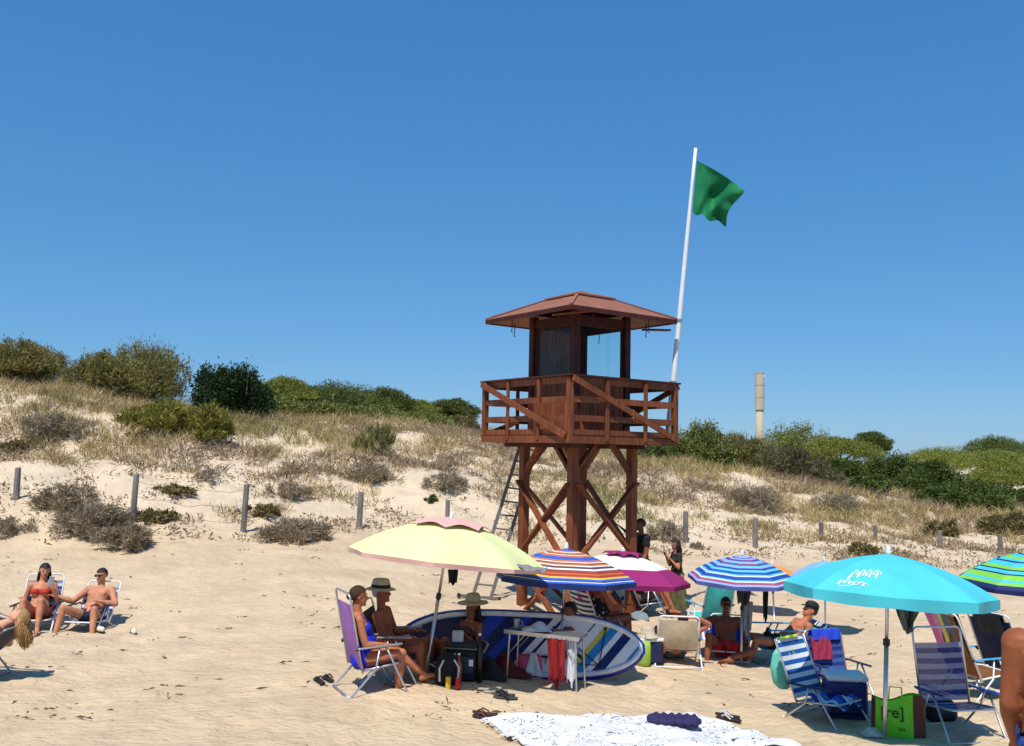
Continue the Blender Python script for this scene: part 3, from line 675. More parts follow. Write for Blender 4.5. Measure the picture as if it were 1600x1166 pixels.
BLS = ramp_mat('blue_striped_canopy', 'v', [(0, lv), (.12, db), (.16, lv), (.22, rs), (.25, db), (.3, lv), (.34, lb), (.38, rs), (.42, db), (.46, lb), (.50, lv), (.54, db), (.60, lb), (.66, db), (.72, lb), (.76, w_), (.78, db), (.86, lb), (.89, w_), (.91, rs), (.96, lv)], transl=.05)
TUR = M('turquoise_canopy', S(76, 196, 208), .7, .07, 3, bump=.25, bscale=7, transl=.06)
gn = S(126, 198, 72); tq = S(70, 190, 214)
GRS = ramp_mat('green_striped_canopy', 'v', [(0, gn), (.14, n_), (.18, tq), (.28, gn), (.36, tq), (.42, n_), (.46, tq), (.56, gn), (.63, n_), (.66, tq), (.72, n_), (.75, gn), (.84, tq), (.88, gn), (.93, n_)], transl=.05)
PAL = M('pale_blue_canopy', S(128, 176, 214), .7, .05, transl=.06); ORC = M('orange_canopy', S(228, 150, 66), .7, .05, transl=.06)
PURE = lambda px, py, d: at(px, py, d)
def cl4(n, rgb): return M(n, S(*rgb), .75, .1, 6, transl=.05)
def para(label, bx, by, ax, ay, wpx, mat, dd=0, **k):
    b = G(bx, by); d = b.y+dd; a = at(ax, ay, d); return parasol(label, b, a, wpx*d/F/2, mat, **k)
yel, yelM = para('pale lime beach umbrella with a pink vent cap, largest of the left group', 664, 1062, 705, 812, 302, LIME, 0, depth=.25, tilt=(-4, 5), rim=PINK, vent=PINK, n=8, rot=.35, pr=.02, val=.05, ventr=.42)
para('orange, blue and white striped beach umbrella half behind the lime one', 873, 1062, 885, 858, 216, ORS, 0, rim=cl4('navy_valance', (28, 52, 116)), depth=.25, tilt=(-2, 2), n=8, rot=.1, val=.07)
para('magenta beach umbrella with a white upper ring in front of the watchtower leg', 973, 1012, 973, 864, 206, MAG, 0, rim=cl4('magenta_valance', (150, 32, 100)), depth=.24, tilt=(-2, 3), n=8, rot=.3, val=.07, vent=M('magenta_cloth', mg, .7, transl=.05), pole=WHT)
para('blue and lilac striped beach umbrella shading the man in red shorts', 1158, 1040, 1160, 868, 164, BLS, 0, rim=cl4('lilac_valance', (96, 108, 170)), depth=.27, tilt=(2, 0), n=8, rot=.0, val=.06)
tqt, tqM = para('plain turquoise beach umbrella with white script print, nearest of all', 1382, 1157, 1388, 866, 300, TUR, 0, depth=.235, tilt=(-3, 2.5), n=8, rot=.06, val=.11, pr=.022)
para('small pale blue child-size umbrella standing behind the turquoise one', 1290, 991, 1288, 877, 114, PAL, 0, depth=.25, n=8, val=.03, pole=WHT, tilt=(0, -6))
para('orange umbrella mostly hidden between the blue striped and pale blue ones', 1210, 975, 1206, 883, 84, ORC, 1.0, depth=.25, n=8, val=.03)
para('green, turquoise and navy striped umbrella at the right picture edge', 1622, 1075, 1618, 862, 236, GRS, 0, rim=cl4('navy_blue_valance', (26, 40, 96)), depth=.27, n=8, tilt=(0, 0), val=.06)
# white script on the turquoise canopy, laid on the front panel
def script():
    m = MB(); a0 = math.pi/8; best = None
    for i in range(8):
        c = tqM @ Matrix.Rotation(.06+i*2*a0, 4, 'Z') @ V((.8, 0, -.2))
        w3 = tqt.location+c; sc_ = abs(800+F*w3.x/w3.y-1372)+60*(c.y > 0)*10
        if best is None or sc_ < best[0]: best = (sc_, i)
    i = best[1]; Rd = 300*(G(1382, 1157).y)/F/2; depth = .235
    def pos(u, s, lift=.006):   # u across panel -1..1 , s radial
        ang = u*a0; rad = Rd*s*math.cos(a0)/math.cos(ang); z = -depth*Rd*(.35*s+.65*s**2.2)*1.55
        return V((rad*math.cos(ang), rad*math.sin(ang), z+lift+.004))
    rnd = random.Random(3)
    for row, (s0, u0, u1, h) in enumerate(((.72, -.45, .6, .085), (.87, -.6, .25, .035))):
        pts = []; N = 130
        for k in range(N):
            f = k/(N-1); lp = f*(17 if row == 0 else 12)*math.pi
            amp = h*(.55+.45*math.sin(f*23+1))*(1.3 if k < 25 else 1)
            pts.append(pos(u0+(u1-u0)*f+.045*math.cos(lp), s0+amp*math.sin(lp)-.05*f*(row == 0)))
        m.tube(pts, .0055, 5)
    m.tube([pos(-.5+.1*k, .94-.01*k) for k in range(6)], .004, 5)
    o = m.build('printed_script', M('white_print', (.8, .85, .85), .7), tqt); o.matrix_local = tqM @ Matrix.Rotation(.06+i*2*a0, 4, 'Z')
    o['label'] = 'white scribbled script print on the front panel'
script()

# ---------------------------------------------------------------- beach chairs
def stripes(name, cols, n=12, alpha=1, mode='v', transl=.1):
    return ramp_mat(name, mode, [(i/n, cols[i % len(cols)]) for i in range(n)], alpha=alpha, transl=transl)
def chair(label, p, yaw, fab, tube=ALU, arm=None, w=.54, sh=.30, sd=.44, bl=.62, rec=24, top=.1, armz=.5, legs='A', seat_fab=None, name='beach_chair'):
    t = thing(name, label, 'chair', p, R(yaw), 'folding beach chairs'); h = w/2; arm = arm or tube; tr = .0115
    rb = V((0, -sd*.5, sh-.04)); fr = V((0, sd*.5, sh+.01)); bd = V((0, -math.sin(R(rec)), math.cos(R(rec)))); bt = rb+bd*bl
    X = lambda p_, x: V((x, p_.y, p_.z))
    MB().sheet(8, 8, lambda u, v: X(rb.lerp(fr, v), (u-.5)*(w-.03))+V((0, 0, -.035*math.sin(math.pi*u)*math.sin(math.pi*v))), .005).build('seat', seat_fab or fab, t, True)
    MB().sheet(8, 12, lambda u, v: X(rb.lerp(bt, .04+.96*v), (u-.5)*(w-.03))+V((0, -1, -.4))*(.04*math.sin(math.pi*u)*math.sin(math.pi*v)), .005).build('backrest', fab, t, True)
    tp = bt+bd*top; r = .06
    def arc(s): return [X(tp-bd*r+bd*r*math.sin(a)+V((0, 0, 0)), s*(h-r+r*math.cos(a))) for a in (0, .5, 1.05, 1.57)]
    MB().tube([X(rb-bd*.02, -h), X(bt, -h)]+arc(-1)+arc(1)[::-1]+[X(bt, h), X(rb-bd*.02, h)], tr, 8).build('back_frame', tube, t, True)
    MB().tube([X(rb, -h+.015), X(fr-V((0, .05, 0)), -h+.015), X(fr+V((0, .01, 0)), -h+.06), X(fr+V((0, .01, 0)), h-.06), X(fr-V((0, .05, 0)), h-.015), X(rb, h-.015)], tr, 8).build('seat_frame', tube, t, True)
    for s in (-1, 1):
        x = s*(h+.035); pv = rb+bd*((armz-rb.z)/bd.z); a0 = V((x, pv.y-.02, armz)); a1 = V((x, fr.y-.02, armz+.02))
        MB().loft([(a0.lerp(a1, f), (1, 0, 0), (0, 0, 1), rx, .011) for f, rx in ((0, .012), (.04, .02), (.5, .024), (.9, .03), (.98, .025), (1, .012))], 10).build('armrest', arm, t, True)
        m_ = a0.lerp(a1, .62); MB().tube([m_, V((x, fr.y+.06, .0)), V((x*.98, fr.y+.07, -.03))], tr, 8).build('leg', tube, t, True)
        m_ = a0.lerp(a1, .5); MB().tube([m_, X(rb.lerp(fr, .3), x), V((x, rb.y-.14, 0)), V((x*.98, rb.y-.16, -.03))], tr, 8).build('leg', tube, t, True)
        MB().tube([V((x, pv.y, armz)), V((s*h, pv.y-.02, armz-.02))], tr*1.2, 6).build('hinge', RUB, t)
    for y in (fr.y+.062, rb.y-.145): MB().tube([V((-h-.035, y, .012)), V((h+.035, y, .012))], tr*.9, 8).build('stretcher', tube, t, True)
    return t
def towel_over(name, label, cat, p, yaw, mat, w=.46, rec=24, bl=.62, top=.1, sh=.30, sd=.44, front=.55, back=.4, x0=0):
    """cloth hung over a chair back"""
    rb = V((0, -sd*.5, sh-.04)); bd = V((0, -math.sin(R(rec)), math.cos(R(rec)))); tp = rb+bd*(bl+top+.014); nf = V((0, bd.z, -bd.y))
    def fn(u, v):
        s = v*(front+back); wob = .02*math.sin(u*9+v*4)+.012*math.sin(u*17)
        if s < front: q = tp-bd*(front-s)+nf*(.022+abs(wob)*.6)
        else: q = tp-bd*(s-front)*1.0-nf*(.022+abs(wob)*.8)+V((0, 0, 0))
        return V((x0+(u-.5)*w*(1-.08*abs(v-.55)), q.y, q.z))
    o = MB().sheet(14, 22, fn, .006).build(name, mat, None, True); o.location = p; o.rotation_euler = (0, 0, R(yaw)); return tag(o, label, cat)

# ---------------------------------------------------------------- people
EYE = M('eye_white', (.7, .68, .65), .3); IRIS = M('dark_iris', (.02, .012, .008), .3); LIP = M('lips', S(150, 70, 62), .5)
def skinM(name, rgb): return M(name, S(*rgb), .6, .2, 11, spec=.25, bump=.12, bscale=45)
SK = {'fair': skinM('fair_skin', (206, 150, 118)), 'tan': skinM('tanned_skin', (178, 112, 80)), 'deep': skinM('deep_tan_skin', (140, 82, 58)), 'olive': skinM('olive_skin', (190, 130, 98)), 'mole': skinM('bronze_skin', (150, 86, 54))}
HAIR = {'black': M('black_hair', (.012, .009, .008), .5, .3, 30, bump=.5, bscale=120), 'brown': M('brown_hair', (.055, .03, .016), .6, .35, 30, bump=.5, bscale=120, spec=.15), 'blond': M('blond_hair', S(168, 128, 78), .5, .3, 30, bump=.5, bscale=120), 'grey': M('grey_hair', (.3, .28, .26), .6, .2, 30)}
nrm = lambda a: V(a).normalized()
def person(label, p, yaw, P, k=1.0, sex='f', skin='tan', hair=('short', 'black'), clothes=(), hat=None, glasses=False, fat=1.0, vox=.0095):
    t = thing('person', label, 'person', p, R(yaw)); B = MB(); F_ = sex == 'f'; segs = []
    pel = V((P.get('px', 0), P.get('py', 0), P['pz'])); T = nrm(P.get('tor', (0, 0, 1))); X = V(P.get('shx', (1, 0, 0))); X = (X-T*X.dot(T)).normalized(); Fw = T.cross(X)
    HX = V(P.get('hipx', (1, 0, 0))).normalized(); bend = P.get('bend', .0)
    N = pel+T*.50*k
    def sp(f): return pel+T*(.50*k*f)-Fw*(bend*math.sin(math.pi*f)*k)
    sw = (.165 if F_ else .19)*k; hw = .095*k
    prof_ = [(-.16, .07, .06), (-.10, .135, .10), (0, .165, .118), (.18, .158 if F_ else .15, .11), (.42, .128 if F_ else .145, .093), (.66, .142 if F_ else .168, .105), (.82, .150 if F_ else .175, .098), (.93, .125 if F_ else .145, .075), (1.0, .062, .058), (1.05, .05, .05)]
    B.loft([(sp(f), X.lerp(HX, max(0, 1-f*2)).normalized(), Fw, rx*k*(fat if f < .9 else 1), ry*k*(fat if f < .9 else 1)) for f, rx, ry in prof_], 18)
    if fat > 1.05: B.ell(sp(.3)+Fw*.06*k, .13*k*fat, .11*k*fat, .14*k, X, Fw)
    if F_:
        for s in (-1, 1): B.ell(sp(.64)+X*(s*.075*k)+Fw*.085*k, .062*k, .06*k, .064*k, X, Fw)
    else:
        for s in (-1, 1): B.ell(sp(.72)+X*(s*.08*k)+Fw*.06*k, .075*k, .045*k, .06*k, X, Fw)
    segs.append(('torso', pel-T*.08*k, N, .14*k))
    hu = nrm(P.get('head', tuple(T))); hf = V(P.get('face', tuple(Fw))); hf = (hf-hu*hf.dot(hu)).normalized(); hx = hf.cross(hu)
    nk = (T*.5+hu*.5).normalized(); NB = N+nk*.085*k; hc = NB+hu*.095*k+hf*.018*k
    B.rc(N-T*.04*k, NB+hu*.03*k, .056*k, .050*k)
    B.ell(hc+hu*.025*k-hf*.012*k, .073*k, .092*k, .090*k, hx, hf); B.ell(hc-hu*.035*k+hf*.022*k, .058*k, .066*k, .080*k, hx, hf)
    B.rc(hc+hf*.084*k+hu*.018*k, hc+hf*.104*k-hu*.018*k, .009*k, .0155*k, 8); B.ell(hc+hf*.075*k-hu*.088*k, .024*k, .02*k, .022*k, hx, hf)
    B.ell(hc+hf*.078*k-hu*.052*k, .024*k, .014*k, .011*k, hx, hf)
    for s in (-1, 1): B.ell(hc+hx*(s*.074*k)-hf*.012*k-hu*.005*k, .010*k, .018*k, .030*k, hx, hf); B.ell(hc+hx*(s*.032*k)+hf*.076*k+hu*.030*k, .026*k, .012*k, .009*k, hx, hf)
    segs.append(('head', NB, hc+hu*.1*k, .09*k)); segs.append(('neck', N, NB, .05*k))
    J = {}
    for s, c in ((1, 'r'), (-1, 'l')):
        Sh = sp(.89)+X*(s*sw); ua = nrm(P['ua_'+c]); fa = nrm(P['fa_'+c]); ha = nrm(P.get('ha_'+c, tuple(fa)))
        E = Sh+ua*.285*k; W_ = E+fa*.245*k; th = 1.0 if F_ else 1.15; th *= (1+(fat-1)*.7)
        B.rc(sp(.88)+X*(s*sw*.55), Sh, .06*k, .057*k*th); B.rc(Sh, Sh.lerp(E, .45), .054*k*th, .046*k*th); B.rc(Sh.lerp(E, .45), E, .046*k*th, .038*k*th); B.rc(E, E.lerp(W_, .3), .039*k*th, .041*k*th); B.rc(E.lerp(W_, .3), W_, .041*k*th, .026*k*th)
        pn = V(P.get('pn_'+c, (0, 0, -1))); pn = pn-ha*pn.dot(ha); pn = pn.normalized() if pn.length > .05 else ha.orthogonal().normalized()
        sx_ = ha.cross(pn)
        B.loft([(W_+ha*f*k, sx_, pn, rx*k, ry*k) for f, rx, ry in ((-.01, .022, .018), (.02, .030, .018), (.055, .041, .016), (.088, .042, .014), (.095, .034, .010))], 12)
        cu = P.get('curl', .35)
        for i, (o_, l_) in enumerate(((-.031, .066), (-.0105, .078), (.0105, .074), (.031, .058))):
            b0 = W_+ha*.086*k+sx_*o_*k; d1 = (ha+sx_*o_*2.2+pn*cu*.6).normalized(); b1 = b0+d1*l_*.5*k; d2 = (ha+pn*cu*1.9+sx_*o_*2).normalized(); B.rc(b0, b1, .0098*k, .009*k, 8); B.rc(b1, b1+d2*l_*.5*k, .009*k, .0075*k, 8)
        sgn = -1 if (sx_.dot(X)*s) > 0 else 1
        b0 = W_+ha*.025*k+sx_*sgn*.028*k; d1 = (ha*.75+sx_*sgn*.8+pn*.2).normalized(); b1 = b0+d1*.035*k; B.rc(b0, b1, .013*k, .0115*k, 8); B.rc(b1, b1+(ha+sx_*sgn*.3+pn*.2).normalized()*.03*k, .0115*k, .009*k, 8)
        segs += [('ua'+c, Sh, E, .046*k), ('fa'+c, E, W_, .035*k), ('ha'+c, W_, W_+ha*.16*k, .035*k)]
        Hp = pel+HX*(s*hw)-T*.01*k; td = nrm(P['th_'+c]); sd_ = nrm(P['sh_'+c]); fd = nrm(P['ft_'+c])
        Kn = Hp+td*.425*k; An = Kn+sd_*.40*k; tt = (1.05 if F_ else 1.0)*(1+(fat-1)*.6)
        B.rc(Hp, Hp.lerp(Kn, .4), .088*k*tt, .077*k*tt, 12); B.rc(Hp.lerp(Kn, .4), Kn, .077*k*tt, .053*k*tt, 12); B.rc(Kn, Kn, .055*k, .055*k)
        back = (td-sd_); back = back-sd_*back.dot(sd_); back = back.normalized() if back.length > .1 else V((0, -1, 0))
        B.rc(Kn, Kn.lerp(An, .3)+back*.014*k*-1, .050*k, .055*k*tt, 12); B.rc(Kn.lerp(An, .3)-back*.014*k, An, .055*k*tt, .034*k, 12)
        up_ = -sd_; fup = up_-fd*up_.dot(fd); fup = fup.normalized() if fup.length > .1 else V((0, 0, 1)); fs = fd.cross(fup)
        B.loft([(An+fd*f*k-fup*dz*k, fs, fup, rx*k, ry*k) for f, dz, rx, ry in ((-.065, .045, .012, .012), (-.05, .04, .030, .032), (0, .03, .034, .040), (.06, .038, .038, .030), (.12, .047, .044, .021), (.15, .052, .043, .016), (.165, .055, .035, .012))], 12)
        for i, (o_, l_, r_) in enumerate(((-.030*s, .036, .0125), (-.010*s, .036, .0095), (.007*s, .031, .009), (.021*s, .026, .0085), (.034*s, .020, .008))):
            b0 = An+fd*.155*k-fup*.053*k+fs*o_*k; B.rc(b0, b0+(fd+fup*.08).normalized()*l_*k, r_*k, r_*.85*k, 8)
        B.ell(Hp-T*.01*k-Fw*.06*k, .085*k, .075*k, .085*k, X, Fw)
        segs += [('th'+c, Hp, Kn, .07*k), ('sh'+c, Kn, An, .045*k), ('ft'+c, An, An+fd*.18*k, .035*k)]
        J['hand_'+c] = W_+ha*.09*k; J['knee_'+c] = Kn; J['foot_'+c] = An
    raw = bpy.data.objects.new('raw', B.mesh('raw', SK[skin])); C.objects.link(raw)
    m = raw.modifiers.new('r', 'REMESH'); m.mode = 'VOXEL'; m.voxel_size = vox
    m = raw.modifiers.new('s', 'SMOOTH'); m.factor = .5; m.iterations = 3
    m = raw.modifiers.new('d', 'DECIMATE'); m.ratio = .34
    dg = bpy.context.evaluated_depsgraph_get(); me = bpy.data.meshes.new_from_object(raw.evaluated_get(dg)); me.name = 'body'
    rm = raw.data; bpy.data.objects.remove(raw); bpy.data.meshes.remove(rm)
    me.polygons.foreach_set('use_smooth', [True]*len(me.polygons)); body = link('body', me, t)
    # region tags for clothing
    nv = len(me.vertices); co_ = np.empty(nv*3); me.vertices.foreach_get('co', co_); co_ = co_.reshape(-1, 3); no = np.empty(nv*3); me.vertices.foreach_get('normal', no); no = no.reshape(-1, 3)
    best = np.full(nv, 9.); tg = np.zeros(nv, int); tt_ = np.zeros(nv)
    for i, (nm, a, b, r) in enumerate(segs):
        a_, b_v = np.array(a), np.array(b); d = b_v-a_; L2 = d @ d; s = np.clip(((co_-a_) @ d)/L2, 0, 1); ds = np.linalg.norm(co_-a_-s[:, None]*d, axis=1)-r
        up = ds < best; best[up] = ds[up]; tg[up] = i; tt_[up] = (((co_-a_) @ d)/L2)[up]
    ht = ((co_-np.array(pel)) @ np.array(T))/(.5*k); lat = (co_-np.array(pel)) @ np.array(X)/k; fwd = (co_-np.array(pel)) @ np.array(Fw)/k
    ix = {s[0]: i for i, s in enumerate(segs)}; isT = tg == ix['torso']; thg = (tg == ix['thr']) | (tg == ix['thl']); shn = (tg == ix['shr']) | (tg == ix['shl']); uar = (tg == ix['uar']) | (tg == ix['ual'])
    tri = [tuple(pq.vertices) for pq in me.polygons]
    for (nm, mat_, kind, inf) in clothes:
        if kind == 'briefs': s = (isT & (ht < .17)) | (thg & (tt_ < .16))
        elif kind == 'trunks': s = (isT & (ht < .16)) | (thg & (tt_ < .52))
        elif kind == 'bikini': s = isT & (ht > .56) & (ht < .74)
        elif kind == 'swimsuit': s = (isT & (ht < .74)) | (isT & (ht >= .74) & (ht < .98) & (abs(abs(lat)-.085) < .022)) | (thg & (tt_ < .10))
        elif kind == 'shirt': s = (isT & (ht > -.05) & (ht < .97)) | (uar & (tt_ < .6))
        elif kind == 'tank': s = isT & (ht > -.05) & (ht < .93) & (abs(lat) < .15)
        elif kind == 'pants': s = (isT & (ht < .2)) | thg | (shn & (tt_ < .8))
        elif kind == 'longshirt': s = (isT & (ht < .97)) | (uar & (tt_ < .9)) | (thg & (tt_ < .85))
        keep = [f for f in tri if all(s[i] for i in f)]
        if not keep: continue
        used = sorted({i for f in keep for i in f}); mp = {v_: i for i, v_ in enumerate(used)}; n0 = len(used)
        wr_ = .004*np.sin(co_[:, 0]*40+co_[:, 2]*55) if inf > .012 else 0
        q = co_+no*((inf+wr_)[:, None] if np.ndim(wr_) else inf); vs = [tuple(q[i]) for i in used]
        cm = bpy.data.meshes.new(nm); cm.from_pydata(vs, [], [[mp[i] for i in f] for f in keep]); cm.materials.append(mat_); cm.polygons.foreach_set('use_smooth', [True]*len(cm.polygons))
        b = bmesh.new(); b.from_mesh(cm); bmesh.ops.smooth_vert(b, verts=[v_ for v_ in b.verts if v_.is_boundary], factor=.5, use_axis_x=True, use_axis_y=True, use_axis_z=True); bmesh.ops.solidify(b, geom=b.faces[:], thickness=-.004); b.to_mesh(cm); b.free(); link(nm, cm, t)
    # face
    for s in (-1, 1):
        e = hc+hx*(s*.031*k)+hf*.083*k+hu*.012*k
        if not glasses: ey_ = MB().ell(e, .0125*k, .007*k, .0075*k, hx, hf, 8, 5).build('eye', EYE, t, True); MB().ell(e+hf*.0055*k, .0062*k, .004*k, .0062*k, hx, hf, 8, 5).build('iris', IRIS, ey_, True)
        MB().rc(hc+hx*(s*.017*k)+hf*.092*k+hu*.034*k, hc+hx*(s*.046*k)+hf*.078*k+hu*.034*k, .004*k, .003*k, 6).build('eyebrow', HAIR[hair[1]], t)
    MB().ell(hc+hf*.090*k-hu*.052*k, .021*k, .006*k, .008*k, hx, hf, 10, 5).build('mouth', LIP, t, True)
    if glasses:
        gb = MB()
        for s in (-1, 1): gb.ell(hc+hx*(s*.033*k)+hf*.094*k+hu*.014*k, .029*k, .008*k, .022*k, hx, hf, 12, 6); gb.tube([hc+hx*(s*.06*k)+hf*.09*k+hu*.02*k, hc+hx*(s*.08*k)-hf*.01*k+hu*.015*k], .004*k, 5)
        gb.tube([hc-hx*.02*k+hf*.102*k+hu*.018*k, hc+hx*.02*k+hf*.102*k+hu*.018*k], .004*k, 5); gb.build('sunglasses', M('dark_lens', (.008, .008, .01), .12), t, True)
    # hair: a thick shell over the skull plus strands
    sty, hc_ = hair
    if sty != 'none':
        hm = MB(); n, mrings = 26, 15; c0 = hc+hu*.022*k-hf*.014*k; vid = {}
        full = 1.07 if sty == 'short' else 1.11
        for a in range(mrings):
            el = R(-62+152*a/(mrings-1))
            for b in range(n):
                az = 2*math.pi*b/n; d = hx*(math.cos(el)*math.cos(az))+hf*(math.cos(el)*math.sin(az))+hu*math.sin(el); fr = math.sin(az)*math.cos(el); se = math.sin(el)
                lim = .42 if fr > .45 else (.42-(.45-fr)*1.1 if fr > -.2 else -.55)
                if se < lim-.12: continue
                rr = full+.06*noise.noise(d*7+V(p))+(.0 if se > lim else -.08); vid[a, b] = len(hm.v); hm.v.append(c0+hx*(d.dot(hx)*.077*k*rr)+hf*(d.dot(hf)*.096*k*rr)+hu*(d.dot(hu)*.094*k*rr))
        for a in range(mrings-1):
            for b in range(n):
                q = [(a, b), (a, (b+1) % n), (a+1, (b+1) % n), (a+1, b)]
                if all(z in vid for z in q): hm.f.append([vid[z] for z in q])
        hp = P.get('hairdir', (0, 0, -1))
        if sty == 'bun': hm.ell(hc-hf*.105*k+hu*.0*k, .042*k, .04*k, .042*k, hx, hf)
        if sty in ('long', 'verylong'):
            Lh = .26 if sty == 'long' else .4; dn = nrm(hp); rnd = random.Random(5)
            hm.loft([(c0-hf*(.035+.02*f)*k+dn*(Lh*.92*f)*k, hx, dn.cross(hx).normalized(), (.074-.030*f*f)*k, (.055-.030*f)*k) for f in (0, .2, .4, .6, .8, .93, 1)], 14)
            for j in range(170):
                az = R(180+rnd.uniform(-95, 95)); st_ = c0+hx*(math.sin(az)*.074*k)+hf*(math.cos(az)*.085*k)+hu*rnd.uniform(-.02, .05)*k; ll = Lh*rnd.uniform(.8, 1.12)*k
                o2 = V((rnd.uniform(-.02, .02), rnd.uniform(-.02, .02), 0)); hm.tube([st_, st_+dn*ll*.35+o2, st_+dn*ll*.7+o2*1.6-hf*.01, st_+dn*ll+o2*.6], .0085*k, 5, .003*k)
        if sty == 'short':
            rnd = random.Random(6)
        hm.build('hair', HAIR[hc_], t, True)
    if hat:
        kind, hm_, band = hat; o = hc+hu*.065*k-hf*.005*k; hl = MB(); til = (hu+hf*.12).normalized(); ya = (hf-til*hf.dot(til)).normalized(); xa = ya.cross(til)
        if kind == 'cap':
            hl.loft([(o+til*z*k, xa, ya, r*.083*k, r*.104*k) for z, r in ((-.015, 1.02), (.02, 1.04), (.05, .95), (.075, .7), (.088, .3), (.09, .02))], 18); hl.loft([(o+ya*(.09+f)*k+til*(.0-f*.25)*k, xa, til, rx*k, .005) for f, rx in ((0, .075), (.03, .07), (.055, .055), (.07, .03))], 12)
        else:
            br_ = .165 if kind == 'fedora' else .2; cr_ = ((.0, 1.06), (.05, 1.02), (.09, .93), (.105, .78), (.098, .3), (.096, .02))
            hl.loft([(o+til*z*k, xa, ya, r*.088*k, r*.108*k) for z, r in cr_], 20)
            hl.loft([(o+til*z*k, xa, ya, r*k, (r+.015)*k) for z, r in ((.004, .09), (-.002, br_*.8), (-.014, br_), (-.02, br_), (-.009, br_*.8), (-.006, .09))], 24)
        ho = hl.build('hat', hm_, t, True)
        if band: MB().loft([(o+til*z*k, xa, ya, r*.092*k, r*.112*k) for z, r in ((.006, 1.05), (.04, 1.02))], 20).build('hat_band', band, ho, True)
    t['_j'] = 0; del t['_j']
    return t, J
def sit(rec=25, thu=.22, knee=.1, spread=.12, pz=.36, py=-.12, **k):
    d = dict(pz=pz, py=py, tor=(0, -math.sin(R(rec)), math.cos(R(rec))), head=(0, -.1, 1), face=(0, 1, 0), bend=.015,
             ua_r=(.35, .35, -1), fa_r=(-.1, 1, -.1), ua_l=(-.35, .35, -1), fa_l=(.1, 1, -.1),
             th_r=(spread, 1, thu), th_l=(-spread, 1, thu), sh_r=(0, knee, -1), sh_l=(0, knee, -1), ft_r=(.1, 1, -.05), ft_l=(-.1, 1, -.05))
    d.update(k); return d
# ---------------------------------------------------------------- left couple and left-edge woman
FABW = stripes('navy_white_fabric', [S(44, 58, 120), S(206, 208, 214), S(120, 130, 160)], 12)
cl = lambda n, rgb, r=.75: M(n, S(*rgb), r, .12, 12, bump=.2, bscale=90)
pA = G(54, 983); chair('white-framed beach chair with blue and white stripes holding the woman in the red bikini', pA, 192, FABW, WHT, RUB, rec=22, sh=.16, bl=.60, armz=.36)
pB = G(133, 986); chair('white-framed beach chair holding the man in navy briefs', pB, 176, FABW, WHT, NAVY, rec=30, sh=.16, bl=.55, armz=.36)
REDB = cl('brick_red_swimwear', (176, 52, 34))
person('woman in a strapless brick red bikini holding a phone to her ear', pA, 192, sit(20, .75, .3, .1, pz=.22, shx=(1, .1, 0), ua_r=(.35, -.1, -1), fa_r=(-.1, .9, .35), ua_l=(-.35, .35, -.9), fa_l=(.28, .35, 1), ha_l=(.35, .05, 1), pn_l=(.6, -1, 0), head=(-.12, .12, 1), face=(-.35, 1, -.2), hairdir=(.15, -.35, -1)),
       .98, 'f', 'olive', ('long', 'black'), [('bikini_top', REDB, 'bikini', .006), ('bikini_bottom', REDB, 'briefs', .005)])
person('man in navy swim briefs and dark sunglasses lounging in a beach chair', pB, 176, sit(36, .5, .2, .45, pz=.21, ua_r=(.55, .35, -.5), fa_r=(.75, .5, .35), ua_l=(-.5, .5, -.6), fa_l=(1, .55, .25), head=(.05, .05, 1), face=(.15, 1, -.05), sh_r=(.1, .25, -1), sh_l=(-.1, .25, -1)),
       1.0, 'm', 'olive', ('short', 'black'), [('swim_briefs', cl('navy_swimwear', (24, 30, 58)), 'briefs', .006)], glasses=True)
ph = MB().box((0, 0, 0), (.07, .012, .14)).build('phone', cl('grey_phone', (150, 160, 170), .3), None, bevel=.006); ph.location = at(80, 908, pA.y-.3); ph.rotation_euler = (.1, .2, .5); tag(ph, 'pale phone held at the ear of the woman in red bikini', 'phone')
for i, (px, py, lb_) in enumerate(((152, 988, 'striped pale canvas shoe lying at the man\'s feet, left of the pair'), (208, 990, 'pale striped canvas shoe lying alone right of the seated man'))):
    p = G(px, py); sh_ = thing('shoe', lb_, 'shoe', p, R(70-40*i), 'pale shoes on the sand')
    MB().loft([(V((0, f, z)), (1, 0, 0), (0, 0, 1), rx, rz) for f, z, rx, rz in ((-.13, .03, .02, .02), (-.11, .04, .035, .04), (-.03, .045, .04, .045), (.06, .03, .042, .03), (.12, .025, .035, .02), (.135, .02, .015, .01))], 12).build('upper', cl('cream_canvas', (226, 216, 190)), sh_, True)
    MB().loft([(V((0, f, .006)), (1, 0, 0), (0, 0, 1), rx, .01) for f, rx in ((-.135, .02), (-.1, .04), (.05, .045), (.13, .03), (.14, .01))], 12).build('sole', RUB, sh_, True)
    MB().loft([(V((0, f, .05)), (1, 0, 0), (0, 0, 1), .044, .035) for f in (-.02, .005)], 12).build('stripe', BLK, sh_)
GRYF = cl('dark_grey_fabric', (62, 64, 74))
pC = G(-56, 1058); chair('dark beach chair at the left edge with the blonde woman lying back', pC, 82, GRYF, STEEL, RUB, rec=52, bl=.55, top=.02)
person('blonde woman in a red swimsuit lying back in a chair at the left picture edge', pC, 82, sit(56, .25, .3, .1, pz=.34, py=-.06, head=(0, -1, .35), face=(.1, .45, 1), hairdir=(0, -.25, -1), ua_l=(-.35, .3, -.8), fa_l=(.1, 1, .1), ua_r=(.35, .3, -.8), fa_r=(-.1, 1, .1)), 1.0, 'f', 'fair', ('long', 'blond'), [('swimsuit', cl('red_swimsuit', (196, 48, 52)), 'swimsuit', .006)])
pD = G(-80, 985); chair('navy beach chair cut by the left picture edge beside the red bikini woman', pD, 150, NAVY, WHT, RUB)

